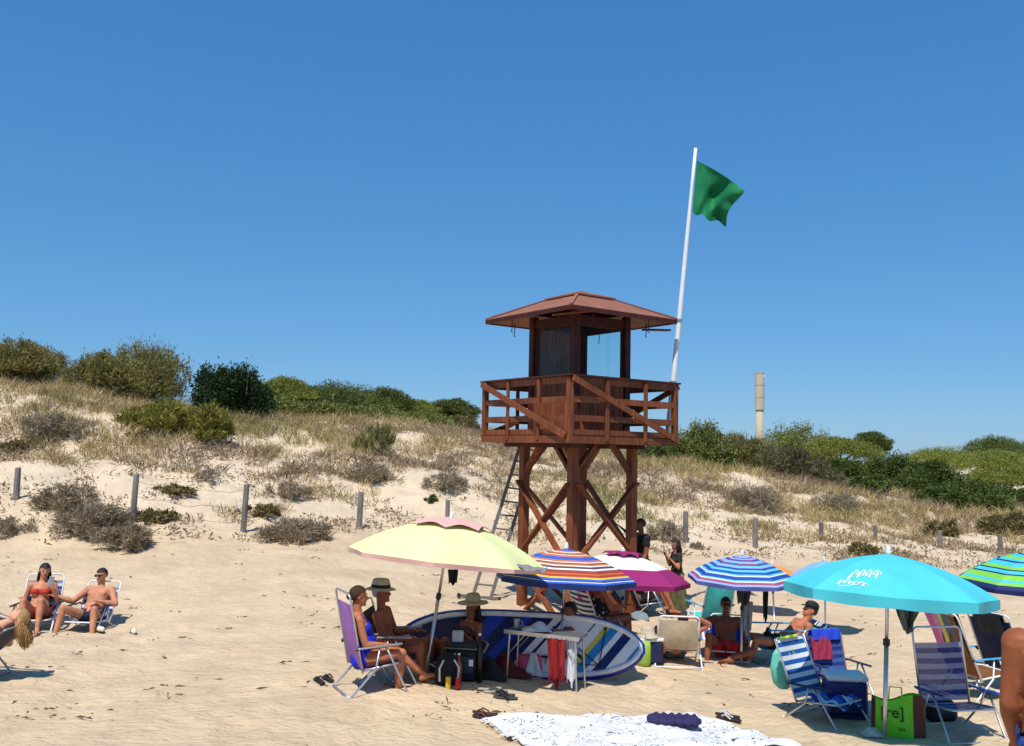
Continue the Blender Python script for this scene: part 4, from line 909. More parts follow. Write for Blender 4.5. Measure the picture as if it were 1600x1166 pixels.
# ---------------------------------------------------------------- lime umbrella group
PUR = cl('purple_fabric', (150, 104, 172))
pE = G(584, 1078); chair('purple high-backed beach chair under the lime umbrella', pE, -62, PUR, ALU, STEEL, w=.5, sh=.30, bl=.70, rec=12, top=.12, armz=.50)
BLUS = cl('royal_blue_swimsuit', (26, 34, 190))
person('woman in a royal blue swimsuit sitting with legs stretched out in the purple chair', pE, -74, sit(10, .08, .1, .06, pz=.35, py=-.13, ua_l=(-.2, .25, -1), fa_l=(-.05, 1, -.12), ua_r=(.2, .3, -1), fa_r=(-.1, 1, -.05), head=(0, .06, 1), face=(-.1, 1, -.1), th_r=(.05, 1, .12), sh_r=(-.05, -.05, -1), ft_r=(.4, 1, -.1), th_l=(-.05, 1, .04), sh_l=(0, 1.15, -1), ft_l=(-.1, 1, .25)),
       .95, 'f', 'tan', ('bun', 'brown'), [('swimsuit', BLUS, 'swimsuit', .006)], fat=1.1)
pF = pE+V((.20, .50, 0)); pF.z = g(pF.x, pF.y)
chair('grey beach chair behind the purple one, holding the man in the banded hat', pF, -95, GRYF, ALU, STEEL, sh=.24, bl=.58, rec=16)
STRW = cl('straw_hat', (172, 160, 132)); 
person('man in a grey straw hat with black band seated behind the purple chair', pF, -98, sit(12, .3, .1, .1, pz=.29, ua_r=(.2, .4, -1), fa_r=(-.1, 1, .15), ua_l=(-.2, .4, -1), fa_l=(.1, 1, .15), face=(0, 1, -.05)), .97, 'm', 'deep', ('short', 'grey'), [('trunks', cl('dark_trunks', (40, 44, 60)), 'trunks', .012)], hat=('fedora', STRW, BLK))
pG = G(700, 1050); chair('low dark beach chair by the lime umbrella pole', pG, 115, GRYF, ALU, RUB, sh=.10, bl=.34, rec=32, top=.0, armz=.24)
person('woman in a wide straw sun hat sitting behind the lime umbrella pole', pG, 140, sit(34, .8, .0, .1, pz=.16, ua_l=(-.25, .25, -1), fa_l=(.2, .6, .6), ua_r=(.25, .3, -1), fa_r=(-.1, 1, .2)), .93, 'f', 'deep', ('long', 'brown'), [('bikini_top', cl('brown_swimwear', (70, 44, 40)), 'bikini', .006), ('bikini_bottom', cl('brown_swimwear_b', (70, 44, 40)), 'briefs', .006)], hat=('sun', STRW, None))
pH = G(838, 1050); chair('low dark red chair behind the folding table', pH, 95, cl('wine_fabric', (96, 26, 32)), ALU, RUB, sh=.10, bl=.36, rec=34, top=0, armz=.24)
person('dark-haired man lying back behind the folding table, one arm stretched out left', pH, 100, sit(36, .7, .1, .12, pz=.16, ua_r=(.3, .95, -.35), fa_r=(.12, 1, .12), ha_r=(.1, 1, .2), curl=.05, ua_l=(-.25, .4, -1), fa_l=(.1, 1, 0), head=(0, .1, 1), face=(-.2, 1, -.1)), 1.0, 'm', 'deep', ('short', 'black'), [('shirt', cl('black_shirt', (26, 24, 30)), 'tank', .012), ('trunks', cl('wine_trunks', (120, 30, 34)), 'trunks', .014)])
# paddle board standing on its long edge
b0, b1 = G(632, 1050), G(985, 1062); b0.y += .3; b0.z = g(b0.x, b0.y)
BD = thing('paddle_board', 'long blue and white paddle board standing on edge behind the folding table', 'paddle board', (b0+b1)/2, math.atan2((b1-b0).y, (b1-b0).x))
BD.rotation_euler[1] = R(3.6); BL_ = (b1-b0).length+.25; BW = .74; lean = R(24)
def outl(f):
    e = abs(2*f-1); return (1-e**3.4)**.62
bx_ = lambda f, v, o=0.0: V(((f-.5)*BL_, (v*math.sin(lean))*BW+o*math.cos(lean)*-1, BW/2*1.0*math.cos(lean)+v*BW*math.cos(lean)*1.0+o*-math.sin(lean)*-1))
wt = S(222, 224, 224); nv = S(18, 26, 84); rb_ = S(22, 58, 170); tl = S(40, 128, 186); yl = S(206, 186, 70)
DECK = ramp_mat('board_deck_print', 'd', [(0, nv), (.13, rb_), (.21, nv), (.27, rb_), (.32, nv), (.41, wt), (.445, nv), (.46, wt), (.60, nv), (.608, wt), (.655, yl), (.68, tl), (.73, wt), (.76, nv), (.81, wt), (.87, tl), (.885, wt), (.90, rb_), (.965, wt)], rough=.35, k=-.22)
def deck(u, v):
    f = .012+u*.976; h_ = outl(f)*.5*.93; return bx_(f, (v-.5)*2*h_, .062-.02*(abs(v-.5)*2)**3)
dm_ = MB().sheet(60, 12, deck, .01); dm_.uv = {k_: [(a_, .5+(b_-.5)*outl(.012+a_*.976)) for a_, b_ in q_] for k_, q_ in dm_.uv.items()}; dm_.build('deck', DECK, BD, True)
RAILM = cl('board_blue_rail', (24, 44, 150), .3); WRL = cl('board_white_rail', (226, 226, 226), .3)
def rail(v0, o):
    return [bx_(.003+.994*i/50, 0, o)+ (bx_(.5, s_*outl(.003+.994*i/50)*.5)-bx_(.5, 0)) for s_ in (1,) for i in range(51)]+[bx_(.003+.994*i/50, 0, o)+(bx_(.5, -outl(.003+.994*i/50)*.5)-bx_(.5, 0)) for i in range(50, -1, -1)]
MB().tube(rail(0, 0), .058, 8).build('rail', RAILM, BD, True)
MB().tube([p_+ (bx_(.5, 0)-p_)*.02 for p_ in rail(0, .05)], .034, 6).build('rail_line', WRL, BD, True)
MB().sheet(50, 8, lambda u, v: bx_(.012+u*.976, (v-.5)*outl(.012+u*.976)*.95, -.055), .01).build('hull', WRL, BD, True)
GRIP = cl('grip_black', (20, 22, 30))
for (f, v) in ((.62, .28), (.70, -.3), (.84, .3), (.80, -.32)): MB().ell(bx_(f, v, .075), .02, .012, .02, n=8, m=5).build('bungee_ring', GRIP, BD)
for (a, b) in (((.62, .28), (.70, -.3)), ((.84, .3), (.80, -.32)), ((.70, -.3), (.80, -.32)), ((.62, .28), (.80, -.32))): MB().tube([bx_(*a, .08), bx_(*b, .08)], .006, 6).build('bungee', GRIP, BD)
for k_, (f, v, L_) in enumerate(((.655, .12, .13), (.675, .04, .16), (.69, -.06, .14), (.705, -.14, .1))): MB().beam(bx_(f, v, .074), bx_(f+L_*.3, v-L_*.9, .074), .018, .006, (0, -1, 0)).build('print_stroke', GRIP, BD)
# folding table
tp_c = G(852, 1070); TB = thing('folding_table', 'small grey folding camping table beside the paddle board', 'table', tp_c, R(-24))
TWd, TDp, TH = .92, .33, .60
MB().box((0, 0, TH), (TWd, TDp, .025)).build('table_top', cl('grey_laminate', (88, 92, 96), .5), TB, bevel=.008)
for s in (-1, 1):
    MB().box((0, s*TDp/2, TH-.005), (TWd+.02, .012, .045)).build('edge_trim', ALU, TB)
    for e in (-1, 1):
        MB().tube([(e*(TWd/2-.05), s*(TDp/2-.03), TH-.02), (e*(TWd/2-.02), s*(TDp/2-.02), -.03)], .011, 8).build('leg', ALU, TB); MB().tube([(e*(TWd/2-.25), s*(TDp/2-.03), TH-.02), (e*(TWd/2-.05), s*(TDp/2-.028), TH-.25)], .007, 6).build('leg_brace', ALU, TB)
def cloth_item(name, label, cat, p, mat, w, h, amp=.04, yaw=0, taper=.2, th=.006, rot=(0, 0), n=(12, 14)):
    """hanging cloth, top at p"""
    fn = lambda u, v: V(((u-.5)*w*(1-taper*v), amp*math.sin(u*11+v*3)*(.4+v*.6)+.5*amp*math.sin(u*23), -h*v*(1-.12*math.sin(u*9))))
    o = MB().sheet(n[0], n[1], fn, th).build(name, mat, None, True); o.location = p; o.rotation_euler = (R(rot[0]), R(rot[1]), R(yaw)); return tag(o, label, cat)
TM = TB.matrix_basis.copy(); TM = Matrix.Translation(tp_c) @ Matrix.Rotation(R(-24), 4, 'Z')
cloth_item('towel', 'dark red towel hanging from the right end of the folding table', 'towel', TM @ V((.20, -.17, TH-.02)), cl('dark_red_towel', (140, 30, 34)), .24, .52, .03, -24)
cloth_item('towel', 'white towel hanging behind the dark red one at the folding table', 'towel', TM @ V((.36, -.10, TH-.02)), cl('white_towel', (214, 216, 222)), .14, .5, .02, -24)
o = MB().sheet(14, 12, lambda u, v: V(((u-.5)*.34, (v-.5)*.22, .03+.075*math.sin(math.pi*u)*math.sin(math.pi*v)*(1+.5*math.sin(u*7+v*5)))), .006).build('napkin', cl('pale_cloth', (200, 204, 214)), None, True); o.location = TM @ V((-.1, -.06, TH+.0)); tag(o, 'crumpled pale cloth lying on the folding table', 'cloth')
mg_ = thing('drink_cup', 'dark metal cup standing on the left end of the folding table', 'cup', TM @ V((-.36, -.05, TH+.0125))); MB().lathe([(.03, 0), (.036, .02), (.038, .12), (.036, .125), (.03, .11), (.002, .105)], n=14).build('cup', STEEL, mg_, True); MB().tube([(.036, 0, .1), (.07, 0, .09), (.07, 0, .04), (.034, 0, .03)], .006, 6).build('handle', STEEL, mg_)
bk = thing('bucket', 'pink and white beach bag under the folding table', 'bag', G(826, 1056)); MB().loft([(V((0, 0, z)), (1, 0, 0), (0, 1, 0), r, r*.7) for z, r in ((0, .14), (.1, .17), (.22, .15), (.25, .13))], 14).build('bag_body', cl('pink_bag', (214, 92, 116)), bk, True)
MB().sheet(10, 8, lambda u, v: V(((u-.5)*.15*(.4+v)+.05, -.135-.02*math.sin(u*9), .30-.27*v)), .006).build('white_flap', cl('white_flap', (224, 224, 228)), bk, True)
# cooler bag, backpack, drinks
cb = thing('cooler_bag', 'black soft cooler bag with grey piping beside the lime umbrella pole', 'cooler bag', G(722, 1062), R(-8))
MB().box((0, 0, .19), (.36, .28, .38)).build('bag_body', cl('black_nylon', (26, 30, 36)), cb, bevel=.035)
MB().box((0, 0, .395), (.37, .29, .05)).build('lid', cl('charcoal_nylon', (38, 42, 46)), cb, bevel=.02)
MB().tube([(-.185, -.145, .375), (.185, -.145, .375), (.185, .145, .375), (-.185, .145, .375), (-.185, -.145, .375)], .008, 6).build('piping', cl('olive_piping', (120, 122, 100)), cb)
MB().box((.07, -.158, .2), (.16, .02, .18)).build('pocket', cl('mesh_pocket', (52, 60, 66)), cb, bevel=.006); MB().box((.13, -.172, .23), (.05, .006, .07)).build('label_patch', WHT, cb)
MB().tube([(-.16, -.16, .12), (-.2, -.2, .3), (-.05, -.2, .33), (-.02, -.165, .14)], .01, 6).build('strap', cl('pale_strap', (190, 196, 180)), cb)
bx2 = MB().box((0, 0, .06), (.13, .1, .12)).build('plastic_tub', cl('clear_tub', (170, 176, 182), .3), None, bevel=.01); bx2.location = cb.location+V((-.06, 0, .425)); tag(bx2, 'pale plastic tub standing on the black cooler bag', 'tub')
BP = thing('backpack', 'small black backpack with pale straps leaning on the umbrella pole', 'backpack', G(698, 1072), R(15))
MB().loft([(V((0, 0, z)), (1, 0, 0), (0, 1, 0), rx, ry) for z, rx, ry in ((0, .11, .07), (.03, .14, .09), (.2, .14, .09), (.3, .11, .07), (.34, .05, .03))], 14).build('bag_body', BLK, BP, True)
for s in (-1, 1): MB().tube([(s*.06, -.085, .28), (s*.11, -.12, .2), (s*.1, -.1, .06)], .011, 6).build('strap', cl('white_strap', (206, 210, 200)), BP)
def can(px, py, rgb, label):
    p = G(px, py); t = thing('drink_can', label, 'can', p, 0, 'drink cans by the cooler bag'); MB().lathe([(.024, 0), (.029, .012), (.029, .12), (.024, .13)], n=16).build('can_body', cl('can_paint', rgb, .3), t, True); MB().lathe([(.023, .129), (.023, .133)], n=14).build('can_lid', ALU, t)
can(700, 1077, (224, 188, 50), 'yellow drink can standing by the bare foot of the woman in blue'); can(715, 1078, (190, 26, 34), 'red drink can standing by the cooler bag')
def bottle(px, py, rgb, label, h=.3):
    t = thing('bottle', label, 'bottle', G(px, py)); MB().lathe([(.03, 0), (.036, .01), (.036, h*.6), (.014, h*.8), (.013, h*.95)], n=14).build('bottle_body', cl('bottle_glass', rgb, .15), t, True); MB().lathe([(.015, h*.95), (.015, h)], n=12).build('cap', WHT, t)
bottle(716, 1072, (160, 66, 50), 'amber bottle standing behind the red can', .34); bottle(748, 1068, (16, 20, 18), 'dark wine bottle standing right of the cooler bag', .55)
cloth_item('cloth', 'black cloth hanging from the top of the lime umbrella pole', 'cloth', at(708, 890, pG.y-.1), BLK, .12, .17, .02)
MB2 = cloth_item('cloth', 'grey cloth clipped on the right rim of the lime umbrella', 'cloth', at(826, 884, G(664, 1062).y-.62), cl('grey_cloth', (128, 126, 124)), .42, .09, .015, 10, rot=(-62, 8))

o = MB().sheet(16, 14, lambda u, v: V(((u-.5)*.62, (v-.5)*.5, .02+.16*math.sin(math.pi*u)*math.sin(math.pi*v)*(1+.45*math.sin(u*11+v*6)))), .008).build('towel', cl('wine_towel', (104, 30, 36)), None, True); o.location = G(790, 1054); tag(o, 'heap of wine red towel on the sand left of the folding table', 'towel')
o = MB().sheet(14, 12, lambda u, v: V(((u-.5)*.4, (v-.5)*.3, .02+.2*math.sin(math.pi*u)*math.sin(math.pi*v)*(1+.3*math.sin(u*9+v*8)))), .008).build('clothes', BLK, None, True); o.location = G(765, 1062); tag(o, 'heap of black clothes beside the dark wine bottle', 'clothing')
# ---------------------------------------------------------------- around the tower foot
pI = G(945, 1012); FLO = M('floral_cloth', (.4, .4, .4), .8, .1); t9 = FLO.node_tree; hs9 = t9.nodes[FLO['hs']]
vo = t9.nodes.new('ShaderNodeTexVoronoi'); vo.inputs['Scale'].default_value = 16; cr9 = t9.nodes.new('ShaderNodeValToRGB'); cr9.color_ramp.interpolation = 'CONSTANT'; cr9.color_ramp.elements[0].color = (.6, .58, .55, 1); cr9.color_ramp.elements[1].color = (.02, .02, .025, 1); cr9.color_ramp.elements[1].position = .33
tc9 = t9.nodes.new('ShaderNodeTexCoord'); t9.links.new(tc9.outputs['Object'], vo.inputs['Vector']); t9.links.new(vo.outputs['Distance'], cr9.inputs[0]); t9.links.new(cr9.outputs[0], hs9.inputs['Color'])
chair('black and white striped beach chair under the magenta umbrella', pI, -62, stripes('black_white_fabric', [S(30, 30, 34), S(210, 210, 212)], 16), ALU, RUB)
person('woman in black and white patterned swimsuit, hand at her chin, behind the board', pI, -62, sit(6, .12, .1, .1, pz=.40, ua_l=(-.2, .5, -.9), fa_l=(.25, .5, .9), ua_r=(.2, .5, -1), fa_r=(-.1, 1, .1), head=(0, .15, 1), face=(.1, 1, -.1)), 1.0, 'f', 'tan', ('bun', 'brown'), [('swimsuit', FLO, 'swimsuit', .008)], fat=1.15)
cloth_item('towel', 'hot pink cloth hung on the back of the striped chair under the magenta umbrella', 'towel', pI+V((-.30, -.22, .95)), cl('hot_pink_cloth', (232, 30, 110)), .26, .26, .05, 20)
pJ = G(1001, 957); person('man in black standing behind the right leg of the watchtower', pJ, 110, dict(pz=.90, head=(0, .05, 1), ua_r=(.2, .1, -1), fa_r=(.0, .5, -1), ua_l=(-.2, .1, -1), fa_l=(0, .6, -1), th_r=(.08, 0, -1), th_l=(-.08, 0, -1), sh_r=(0, -.05, -1), sh_l=(0, -.05, -1), ft_r=(.2, 1, 0), ft_l=(-.2, 1, 0), shx=(1, 0, 0)), .98, 'm', 'deep', ('short', 'black'), [('shirt', BLK, 'shirt', .014), ('trousers', cl('dark_trousers', (34, 32, 36)), 'pants', .014)])
pK = G(1057, 962); gk = .80
kid, kj = person('girl in a long olive dress standing right of the watchtower', pK, 100, dict(pz=.90*gk, head=(0, .08, 1), face=(.1, 1, 0), ua_r=(.3, .3, -1), fa_r=(-.3, .5, .9), ua_l=(-.3, .2, -1), fa_l=(.3, .6, .7), th_r=(.08, 0, -1), th_l=(-.08, 0, -1), sh_r=(0, -.05, -1), sh_l=(0, -.05, -1), ft_r=(.2, 1, 0), ft_l=(-.2, 1, 0)), gk, 'f', 'tan', ('long', 'black'), [('top', cl('black_olive_top', (38, 36, 30)), 'shirt', .012)])
def skirt(u, v):
    a = 2*math.pi*u; r = (.145+.16*v)*gk*(1+.06*math.sin(a*9)*v); return V((r*math.cos(a)*1.05, r*.85*math.sin(a), (1.04-.88*v)*gk))
MB().sheet(48, 10, skirt, .006).build('skirt', M('olive_patterned_skirt', S(84, 80, 48), .85, .5, 9), kid, True)
pL = G(1010, 962); chair('low dark chair by the watchtower right leg holding a seated person with bare legs', pL, -78, GRYF, ALU, RUB, sh=.26)
person('person in dark clothes seated beside the watchtower with bare legs stretched to the right', pL, -78, sit(18, .35, .45, .12, pz=.36), 1.0, 'm', 'tan', ('short', 'brown'), [('shirt', cl('charcoal_shirt', (40, 40, 46)), 'shirt', .014), ('trunks', cl('brown_trunks', (96, 72, 66)), 'trunks', .016)])
o = MB().sheet(10, 10, lambda u, v: V(((u-.5)*.5, (v-.5)*.35, .03+.06*math.sin(u*5+1)*math.sin(v*4+1))), .01).build('folded_towel', cl('grey_blue_towel', (120, 128, 136)), None, True); o.location = G(990, 968)+V((0, 0, .02)); tag(o, 'rumpled grey towel on the sand behind the watchtower right leg', 'towel')
# bags beside the board nose
cz = thing('cool_box', 'navy cool box with a white band behind the beige chair', 'cool box', G(1014, 1036), R(10)); MB().box((0, 0, .15), (.34, .26, .30)).build('box_body', NAVY, cz, bevel=.03); MB().box((0, 0, .325), (.35, .27, .05)).build('lid', WHT, cz, bevel=.015)
gb = thing('tote_bag', 'lime green tote bag beside the nose of the paddle board', 'bag', G(1002, 1040), R(-20)); MB().loft([(V((0, 0, z)), (1, 0, 0), (0, 1, 0), rx, ry) for z, rx, ry in ((0, .10, .06), (.05, .13, .08), (.24, .13, .06), (.32, .12, .03))], 12).build('bag_body', cl('lime_bag', (150, 186, 70)), gb, True); MB().tube([(-.06, 0, .3), (-.05, 0, .42), (.05, 0, .42), (.06, 0, .3)], .008, 6).build('handle', cl('lime_bag_handle', (150, 186, 70)), gb)
gh = thing('sun_hat', 'beige sun hat lying on the cool box behind the beige chair', 'hat', cz.location+V((-.02, 0, .35)), 0); MB().lathe([(.17, 0), (.16, .012), (.1, .02), (.095, .1), (.07, .14), (.002, .15)], n=20).build('crown', cl('beige_hat', (190, 176, 152)), gh, True)

# ---------------------------------------------------------------- blue umbrella group
BEI = cl('beige_mesh_fabric', (186, 168, 140)); ABL = cl('sky_blue_plastic', (70, 158, 200), .4)
pM = G(1056, 1036); chair('beige beach chair with sky blue armrests seen from behind', pM, -4, BEI, WHT, ABL, w=.56, sh=.24, bl=.44, rec=14, top=.06, armz=.38)
person('person in the beige chair resting a raised arm along its top, seen from behind', pM, 12, sit(48, .75, -.2, .1, pz=.16, py=.10, ua_r=(1, -.1, .55), fa_r=(-.9, -.2, .45), ha_r=(-1, 0, .1), ua_l=(-.3, .3, -1), fa_l=(.1, 1, 0), head=(0, .2, 1)), .9, 'm', 'tan', ('short', 'brown'), [('trunks', cl('slate_trunks', (60, 70, 84)), 'trunks', .014)])
TEAL = cl('turquoise_fabric', (74, 190, 176))
pN = G(1106, 990); chair('turquoise beach chair in the sun beyond the beige chair', pN, 20, TEAL, WHT, ABL, bl=.6, rec=18)
bt_ = thing('towel_bundle', 'crumpled pink and white striped towel beside the turquoise chair', 'towel', G(1106, 1000)); MB().sheet(14, 14, lambda u, v: V(((u-.5)*.5, (v-.5)*.4, .02+.22*math.sin(math.pi*u)*math.sin(math.pi*v)*(1+.35*math.sin(u*13+v*7)))), .008).build('cloth', stripes('pink_white_stripes', [S(220, 70, 100), S(228, 226, 226), S(60, 90, 190)], 15, mode='u'), bt_, True)
pO = G(1135, 1030); chair('low blue beach chair behind the bearded man in red shorts', pO+V((.04, .08, 0)), 165, cl('blue_fabric', (36, 76, 180)), WHT, ABL, sh=.12, bl=.48, rec=40, armz=.30)
person('bearded man in red shorts and sunglasses sitting low under the blue umbrella', pO, 168, sit(36, .75, .05, .32, pz=.16, py=-.02, ua_r=(.8, .35, -.25), fa_r=(.7, .7, .1), ua_l=(-.45, .45, -1), fa_l=(-.1, .35, -1), ha_l=(0, 1, -.3), th_l=(-.85, 1, .12), sh_l=(1, .6, -.22), ft_l=(1, .4, 0), th_r=(.5, 1, .7), sh_r=(.1, .2, -1), head=(0, 0, 1), face=(-.1, 1, -.05)), .98, 'm', 'deep', ('short', 'black'), [('trunks', cl('bright_red_trunks', (206, 36, 36)), 'trunks', .016)], glasses=True)
pP = G(1208, 1036); chair('turquoise-framed lounger holding the reclining man in a cap', pP, 98, TEAL, ABL, ABL, sh=.22, rec=52, bl=.62, top=.02)
person('man in a dark cap reclining on a turquoise-framed lounger facing left', pP, 98, sit(54, .18, .4, .14, pz=.29, py=-.1, head=(0, -.45, 1), face=(0, 1, .2), ua_r=(.3, .1, -1), fa_r=(-.3, 1, .3), ua_l=(-.3, .1, -1), fa_l=(.3, 1, .3)), 1.0, 'm', 'tan', ('short', 'black'), [('trunks', cl('charcoal_trunks', (36, 40, 44)), 'trunks', .014)], hat=('cap', cl('dark_cap', (22, 28, 34)), None))
NWS = stripes('navy_white_wide', [S(26, 30, 66), S(224, 224, 228)], 12, mode='u')
towel_over('towel', 'navy and white striped towel over the lounger behind the man in the cap', 'towel', pP, 98, NWS, .5, 52, .62, .02, .22, .44, .1, .45)
BLT = cl('slate_cloth', (86, 92, 100))
cloth_item('cloth', 'dark cloth hanging on the upper pole of the blue striped umbrella', 'cloth', at(1162, 918, G(1158, 1040).y-.06), cl('dark_grey_cloth', (58, 60, 64)), .20, .24, .03)
cloth_item('cloth', 'grey towel hanging down along the blue striped umbrella pole', 'towel', at(1167, 940, G(1158, 1040).y+.04), cl('mid_grey_cloth', (140, 144, 150)), .16, .45, .03)
cloth_item('cloth', 'thin black strap cloth hanging from the right rim of the blue striped umbrella', 'cloth', at(1196, 922, G(1158, 1040).y), BLK, .07, .42, .02)

# ---------------------------------------------------------------- turquoise umbrella group
WB = stripes('white_blue_striped_fabric', [S(226, 230, 232), S(26, 92, 172)], 13)
pQ = G(1296, 1128); chair('white and royal blue striped beach chair left of the turquoise umbrella pole', pQ, -142, WB, ALU, NAVY, w=.52, sh=.24, sd=.46, bl=.66, rec=24, top=.0, armz=.38)
o = MB().sheet(16, 12, lambda u, v: V(((u-.5)*.42, (v-.5)*.4, .02+.03*math.sin(u*9+v*4)+.03*math.sin(v*11))), .008).build('towel', stripes('blue_white_print', [S(34, 92, 196), S(220, 226, 232), S(30, 60, 150)], 9, mode='u'), None, True); o.location = pQ+Matrix.Rotation(R(-142), 3, 'Z') @ V((0, .06, .23)); o.rotation_euler = (0, 0, R(-142)); tag(o, 'crumpled blue and white towel on the seat of the striped chair', 'towel')
NVS = stripes('navy_blue_stripes', [S(28, 46, 120), S(60, 86, 150)], 10)
pR = G(1312, 1088); chair('navy striped beach chair behind the blue cool box', pR, -165, NVS, ALU, NAVY, w=.52, sh=.22, bl=.48, rec=14, top=.07, armz=.36)
towel_over('towel', 'royal blue towel over the back of the navy striped chair', 'towel', pR, -165, cl('royal_blue_towel', (28, 66, 190)), .42, 14, .48, .07, .22, .44, .14, .25, -.03)
towel_over('towel', 'dark red towel hanging below the royal blue one on the navy chair', 'towel', pR, -165, cl('crimson_towel', (150, 40, 66)), .28, 14, .48, -.02, .22, .44, .28, .02, .06)
cx_ = thing('cool_box', 'navy blue hard cool box with a pale lid beside the turquoise umbrella pole', 'cool box', G(1320, 1118), R(-6))
MB().box((0, 0, .215), (.42, .30, .35)).build('box_body', cl('navy_plastic', (24, 36, 104), .4), cx_, bevel=.025); MB().box((0, 0, .42), (.43, .31, .07)).build('lid', cl('pale_blue_plastic', (206, 214, 222), .4), cx_, bevel=.02); MB().box((0, -.155, .30), (.16, .015, .03)).build('grip', cl('navy_grip', (18, 26, 76), .4), cx_, bevel=.005); MB().box((0, 0, .02), (.40, .28, .04)).build('base', NAVY, cx_)
bgp = thing('bag', 'mint green bag hanging on the left of the white and blue striped chair', 'bag', G(1222, 1108)); MB().loft([(V((.02*math.sin(z*9), 0, z)), (1, 0, 0), (0, 1, 0), rx, ry) for z, rx, ry in ((.22, .05, .03), (.28, .11, .06), (.45, .12, .06), (.6, .09, .03), (.66, .06, .015))], 12).build('bag_body', cl('mint_cloth', (96, 184, 168)), bgp, True); MB().tube([(-.05, 0, .62), (-.01, 0, .82), (.04, 0, .62)], .007, 6).build('handle', cl('mint_strap', (80, 160, 148)), bgp)
towel_over('towel', 'neon yellow and lime towel on top of the white and blue striped chair', 'towel', pQ, -142, stripes('neon_stripes', [S(206, 220, 50), S(110, 170, 60)], 4, mode='u'), .34, 24, .66, .0, .24, .46, .03, .2, .03)
# green shopping bag with lettering
sb_ = thing('shopping_bag', 'bright green shopping bag printed [re] with a brown gusset by the umbrella pole', 'bag', G(1404, 1152), R(-14))
GRB = cl('bright_green_bag', (96, 200, 30), .4); W2, H2, D2 = .46, .40, .20
def bagf(u, v): return V(((u-.5)*W2*(1-.03*v), -D2/2+.03*v+.018*math.sin(u*7+v*5)*v, H2*v*(1-.10*math.sin(u*5.2+.3)*v)))
MB().sheet(14, 10, bagf, .004).build('front_panel', GRB, sb_, True); MB().sheet(14, 10, lambda u, v: V((bagf(u, v).x, -bagf(u, v).y*.9, bagf(u, v).z*.96)), .004).build('back_panel', GRB, sb_, True)
BRN = cl('brown_gusset', (66, 22, 26), .4)
for s in (0, 1): MB().sheet(6, 8, lambda u, v: V((((s-.5)*W2*(1-.03*v))+(s-.5)*.05*math.sin(math.pi*u), bagf(s, v).y*(1-2*u), H2*v*.93)), .004).build('gusset', BRN, sb_, True)
MB().sheet(5, 8, lambda u, v: bagf(.78+.22*u, v)+V((0, -.004, 0)), .003).build('brown_panel', BRN, sb_, True)
MB().ell((W2*.39, -D2/2-.004+.03, H2*.74), .035, .006, .045, n=16, m=6).build('printed_fruit', cl('avocado_print', (206, 186, 110)), sb_, True); MB().ell((W2*.39, -D2/2-.008+.03, H2*.72), .014, .006, .016, n=12, m=6).build('printed_fruit_stone', cl('stone_print', (80, 46, 26)), sb_, True)
MB().tube([(-.1, -.07, H2*.93), (-.09, -.075, H2+.1), (.02, -.075, H2+.1), (.03, -.07, H2*.9)], .008, 6).build('handle', GRB, sb_)
def text(s, size, loc, mat, parent, rx=90):
    cu = bpy.data.curves.new('lettering', 'FONT'); cu.body = s; cu.size = size; cu.extrude = .0012; cu.align_x = 'CENTER'; to = bpy.data.objects.new('lettering_tmp', cu); C.objects.link(to)
    dg = bpy.context.evaluated_depsgraph_get(); me = bpy.data.meshes.new_from_object(to.evaluated_get(dg)); bpy.data.objects.remove(to); me.materials.clear(); me.materials.append(mat)
    return link('lettering', me, parent, Matrix.Translation(loc) @ Matrix.Rotation(R(rx), 4, 'X'))
text('[re]', .15, (-.07, -D2/2-.004, H2*.52), cl('black_print', (24, 44, 16)), sb_, 84); text('ios', .055, (.02, -D2/2-.012, H2*.22), cl('black_print_small', (24, 60, 16)), sb_, 86)
pl_ = MB().sheet(12, 10, lambda u, v: V(((u-.5)*.2, (v-.5)*.16, .01+.06*math.sin(math.pi*u)*math.sin(math.pi*v)*(1+.4*math.sin(u*12+v*9)))), .003).build('plastic_bag', M('clear_plastic', (.6, .58, .55), .2, .2, alpha=.6), None, True); pl_.location = G(1362, 1150); tag(pl_, 'crumpled clear plastic bag on the sand left of the umbrella pole', 'plastic bag')
NET = stripes('blue_mesh_stripes', [S(150, 152, 182), S(26, 52, 130)], 11, alpha=.74)
pS = G(1500, 1150); chair('blue and lilac striped mesh beach chair right of the green bag', pS, -170, NET, ALU, cl('navy_armrest', (30, 60, 140), .4), w=.56, sh=.30, bl=.60, rec=10, top=.16, armz=.42)
dk = thing('beach_bag', 'dark bag with a teal panel under the blue mesh chair', 'bag', G(1468, 1128)); MB().box((0, 0, .11), (.34, .2, .22)).build('bag_body', BLK, dk, bevel=.05); MB().box((.03, -.1, .14), (.2, .02, .09)).build('teal_panel', cl('dark_teal', (20, 74, 84)), dk, bevel=.006)
pT = G(1532, 1088); chair('blue-armed beach chair draped with a pink and yellow towel near the right edge', pT, -75, cl('brown_fabric', (120, 76, 40)), WHT, ABL, bl=.74, rec=24)
PYT = ramp_mat('pink_yellow_towel', 'u', [(0, S(216, 110, 160)), (.28, S(230, 150, 186)), (.42, S(230, 214, 110)), (.56, S(104, 116, 122)), (.82, S(132, 84, 44))])
towel_over('towel', 'pink, yellow and grey towel over the blue-armed chair near the right edge', 'towel', pT, -75, PYT, .5, 24, .74, .1, .3, .44, .5, .55)
pU = G(1588, 1078); chair('navy beach chair at the right edge beside the bare-backed man', pU, -60, NAVY, WHT, NAVY, bl=.72, rec=26)
towel_over('jacket', 'dark grey garment thrown over the navy chair at the right edge', 'clothing', pU, -60, cl('dark_garment', (52, 56, 56)), .36, 26, .72, .1, .3, .44, .2, .3)
